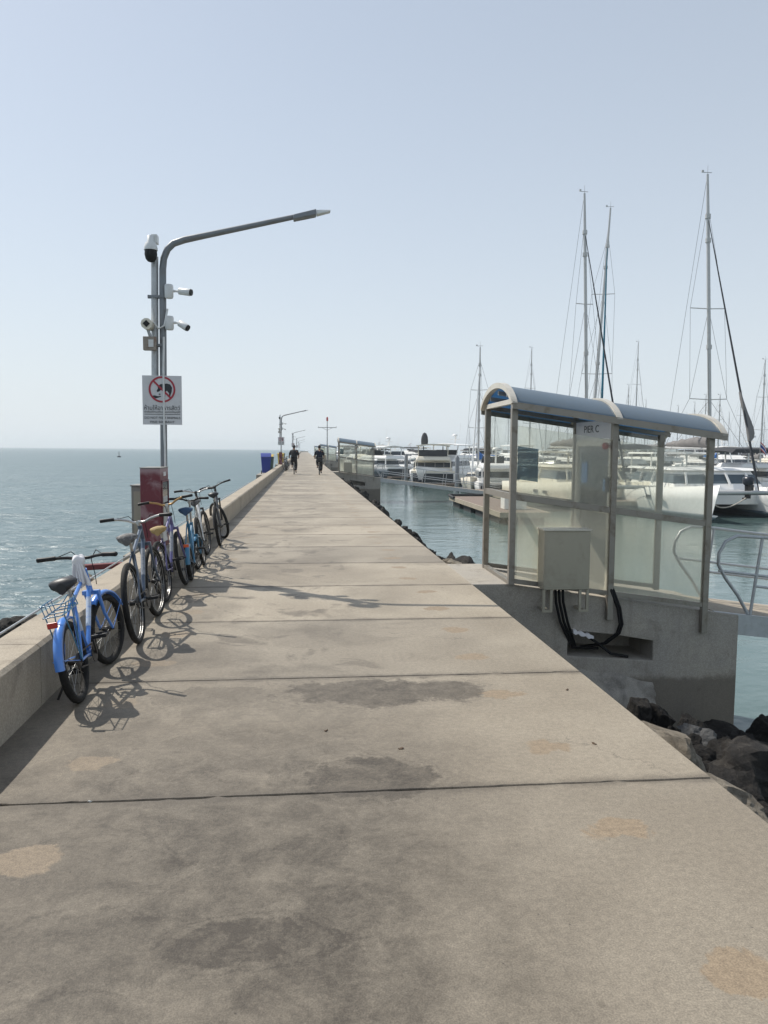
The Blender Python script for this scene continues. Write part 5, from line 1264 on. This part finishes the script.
# ------------------------------------------------------------------ cyclists
def skin(name, V, E_, m, parent, sub=2):
    """V: (point, rx, ry) ; grown into one continuous surface"""
    me = bpy.data.meshes.new(name); me.from_pydata([tuple(v[0]) for v in V], E_, []); o = bpy.data.objects.new(name, me); COL.objects.link(o)
    md = o.modifiers.new('s', 'SKIN'); md.use_smooth_shade = True
    for i, d in enumerate(me.skin_vertices[0].data): d.radius = (V[i][1], V[i][2]); d.use_root = (i == 0)
    o.modifiers.new('u', 'SUBSURF').levels = sub
    dg = bpy.context.evaluated_depsgraph_get(); dg.update()
    nm = bpy.data.meshes.new_from_object(o.evaluated_get(dg)); o.modifiers.clear(); o.data = nm
    nm.materials.clear(); nm.materials.append(MT[m]); o.parent = parent
    return o
def cyclist(label, blabel, loc, rz, shirt, shorts, frame, pack=None, crank=0):
    bk = make_bike(blabel, loc, rz, 0, frame, .33, 1.05, 0, 'sad_black', 'steel_d', .88, .98, .58, .03, .06, group='bicycles being ridden along the pier')
    cr = None
    r = thing('person', label, 'person', loc, rz, 'cyclists riding away along the pier')
    hip = Vector((0, .22, .98)); ch = Vector((0, .42, 1.36)); nk = Vector((0, .5, 1.52)); hd = Vector((0, .55, 1.7))
    V = [(hip, .15, .12), (hip.lerp(ch, .5), .135, .105), (ch, .165, .115), (nk, .06, .06), (hd+Vector((0, 0, -.04)), .085, .095), (hd+Vector((0, -.005, .07)), .08, .09)]
    E_ = [(0, 1), (1, 2), (2, 3), (3, 4), (4, 5)]
    ped = {}
    for s in (-1, 1):
        sh = ch+Vector((s*.19, .02, .08)); el = Vector((s*.3, .58, 1.16)); ha = Vector((s*.28, .76, 1.03)); fi = Vector((s*.27, .84, 1.0))
        i = len(V); V += [(sh, .06, .06), (el, .042, .042), (ha, .03, .028), (fi, .035, .022)]; E_ += [(2, i), (i, i+1), (i+1, i+2), (i+2, i+3)]
        z = .12 if s > 0 else .45; y = .42+(.05 if s > 0 else -.02)
        kn = Vector((s*.13, .62 if s < 0 else .55, .78 if s < 0 else .58)); an = Vector((s*.11, y-.08, z+.1)); to = Vector((s*.12, y+.12, z+.03))
        hp = hip+Vector((s*.09, 0, -.03)); i = len(V); V += [(hp, .095, .09), (kn, .06, .06), (an, .04, .04), (to, .042, .03)]; E_ += [(0, i), (i, i+1), (i+1, i+2), (i+2, i+3)]
    skin('body', V, E_, 'skin', r)
    # shirt
    S_ = [(hip+Vector((0, -.0, .0)), .2, .165), (hip.lerp(ch, .5), .2, .16), (ch, .235, .175), (nk+Vector((0, -.02, -.05)), .1, .09)]; SE = [(0, 1), (1, 2), (2, 3)]
    for s in (-1, 1):
        sh = ch+Vector((s*.19, .02, .08)); el = Vector((s*.3, .58, 1.16)); i = len(S_); S_ += [(sh, .1, .1), (sh.lerp(el, .85), .075, .075)]; SE += [(2, i), (i, i+1)]
    skin('shirt', S_, SE, shirt, r)
    S_ = [(hip+Vector((0, 0, -.02)), .205, .17)]; SE = []
    for s in (-1, 1):
        kn = Vector((s*.13, .62 if s < 0 else .55, .78 if s < 0 else .58)); hp = hip+Vector((s*.09, 0, -.03)); i = len(S_); an = Vector((s*.11, .39 if s > 0 else .32, .24 if s > 0 else .57)); S_ += [(hp, .13, .12), (kn, .095, .09), (an, .07, .07)]; SE += [(0, i), (i, i+1), (i+1, i+2)]
    skin('trousers', S_, SE, shorts, r)
    q = MB(); q.sphere(hd+Vector((0, -.025, .045)), .115, sc_=(.86, .98, .98)); q.build('hair', 'hair', r)
    MB().sphere(hd+Vector((0, .1, -.02)), .018).build('nose', 'skin', r)
    for s in (-1, 1): MB().sphere(Vector((s*.125, .5, .1 if s > 0 else .43)) + Vector((0, 0, .03)), .05, sc_=(.9, 2.3, .8)).build('shoe', 'black', r)
    if pack:
        p = thing('backpack', pack, 'bag', loc, rz)
        c = hip.lerp(ch, .72)+Vector((0, -.22, .06)); q = MB(); rings = []
        for z, wd, dp in ((-.24, .1, .06), (-.22, .15, .1), (-.05, .165, .12), (.12, .15, .1), (.21, .1, .06), (.23, .04, .03)):
            rings.append([c+Vector((wd*math.cos(a), dp*math.sin(a)+z*.45, z)) for a in [2*math.pi*k/14 for k in range(14)]])
        q.loft(rings); q.build('pack_body', 'dark_cloth', p)
        for s in (-1, 1): MB().tube([c+Vector((s*.1, .12, .18)), ch+Vector((s*.12, .05, .2)), ch+Vector((s*.13, .17, .0)), hip.lerp(ch, .5)+Vector((s*.14, .08, 0))], .018, 6).build('strap', 'dark_cloth', p)
    return r
v = at(294, 474.5, z=0)
cyclist('cyclist in charcoal clothes with a backpack riding away on the left', 'bicycle ridden by the cyclist with the backpack', (v.x, v.y, 0), R(0), 'dark_cloth', 'dark_cloth', 'bike_white', 'dark backpack on the left cyclist')
v = at(319.5, 475, z=0)
cyclist('cyclist in a navy shirt riding away on the right without a bag', 'bicycle ridden by the cyclist in the navy shirt', (v.x, v.y, 0), R(0), 'navy_cloth', 'dark_cloth', 'bike_dark')

# ------------------------------------------------------------------ small litter on the deck
for px_, py_, s_, lab in ((326, 731, .018, 'dark scrap of dry leaf on the slab beside the large dark stain'), (401, 749, .02, 'curled dry leaf on the middle of the second slab'), (594, 744, .018, 'thin dry leaf near the rusty patch on the second slab'), (90, 802, .012, 'pale pebble lying in the nearest joint'),
                     (567, 690, .02, 'bent twig on the deck near the harbour edge')):
    v = at(px_, py_, z=0); q = MB(); rr_ = random.Random(px_)
    n = 8; q.loft([[Vector((s_*.8*math.cos(2*math.pi*k/n)*f*(1+.3*rr_.random()), s_*.4*math.sin(2*math.pi*k/n)*f*(1+.3*rr_.random()), z+.004*math.sin(k*2.1)*f)) for k in range(n)] for z, f in ((.0012, .7), (.003, 1), (.005, .8))], smooth=False)
    o = q.build('pebble' if 'pebble' in lab else 'leaf_scrap', 'plate' if 'pebble' in lab else 'leaf_dry'); o.location = (v.x, v.y, 0); o.rotation_euler = (0, 0, rr_.uniform(0, 6)); tag(o, lab, 'litter')

# ------------------------------------------------------------------ haze
HAZE = .00045
if HAZE:
    m = bpy.data.materials.new('sea_haze'); m.use_nodes = True; t = m.node_tree; t.nodes.clear()
    o = t.nodes.new('ShaderNodeOutputMaterial'); pv = t.nodes.new('ShaderNodeVolumePrincipled'); t.links.new(pv.outputs[0], o.inputs['Volume'])
    pv.inputs['Color'].default_value = (.88, .96, 1, 1); pv.inputs['Density'].default_value = HAZE; pv.inputs['Anisotropy'].default_value = .3
    MT['haze'] = m
    mb = MB(); mb.b(-3100, 3100, -260, 3600, -4.6, 24); hz = mb.build('haze', 'haze'); tag(hz, kind='stuff')

sc.cycles.max_bounces = 8; sc.cycles.transparent_max_bounces = 16; sc.cycles.volume_bounces = 0
sc.cycles.sample_clamp_indirect = 6
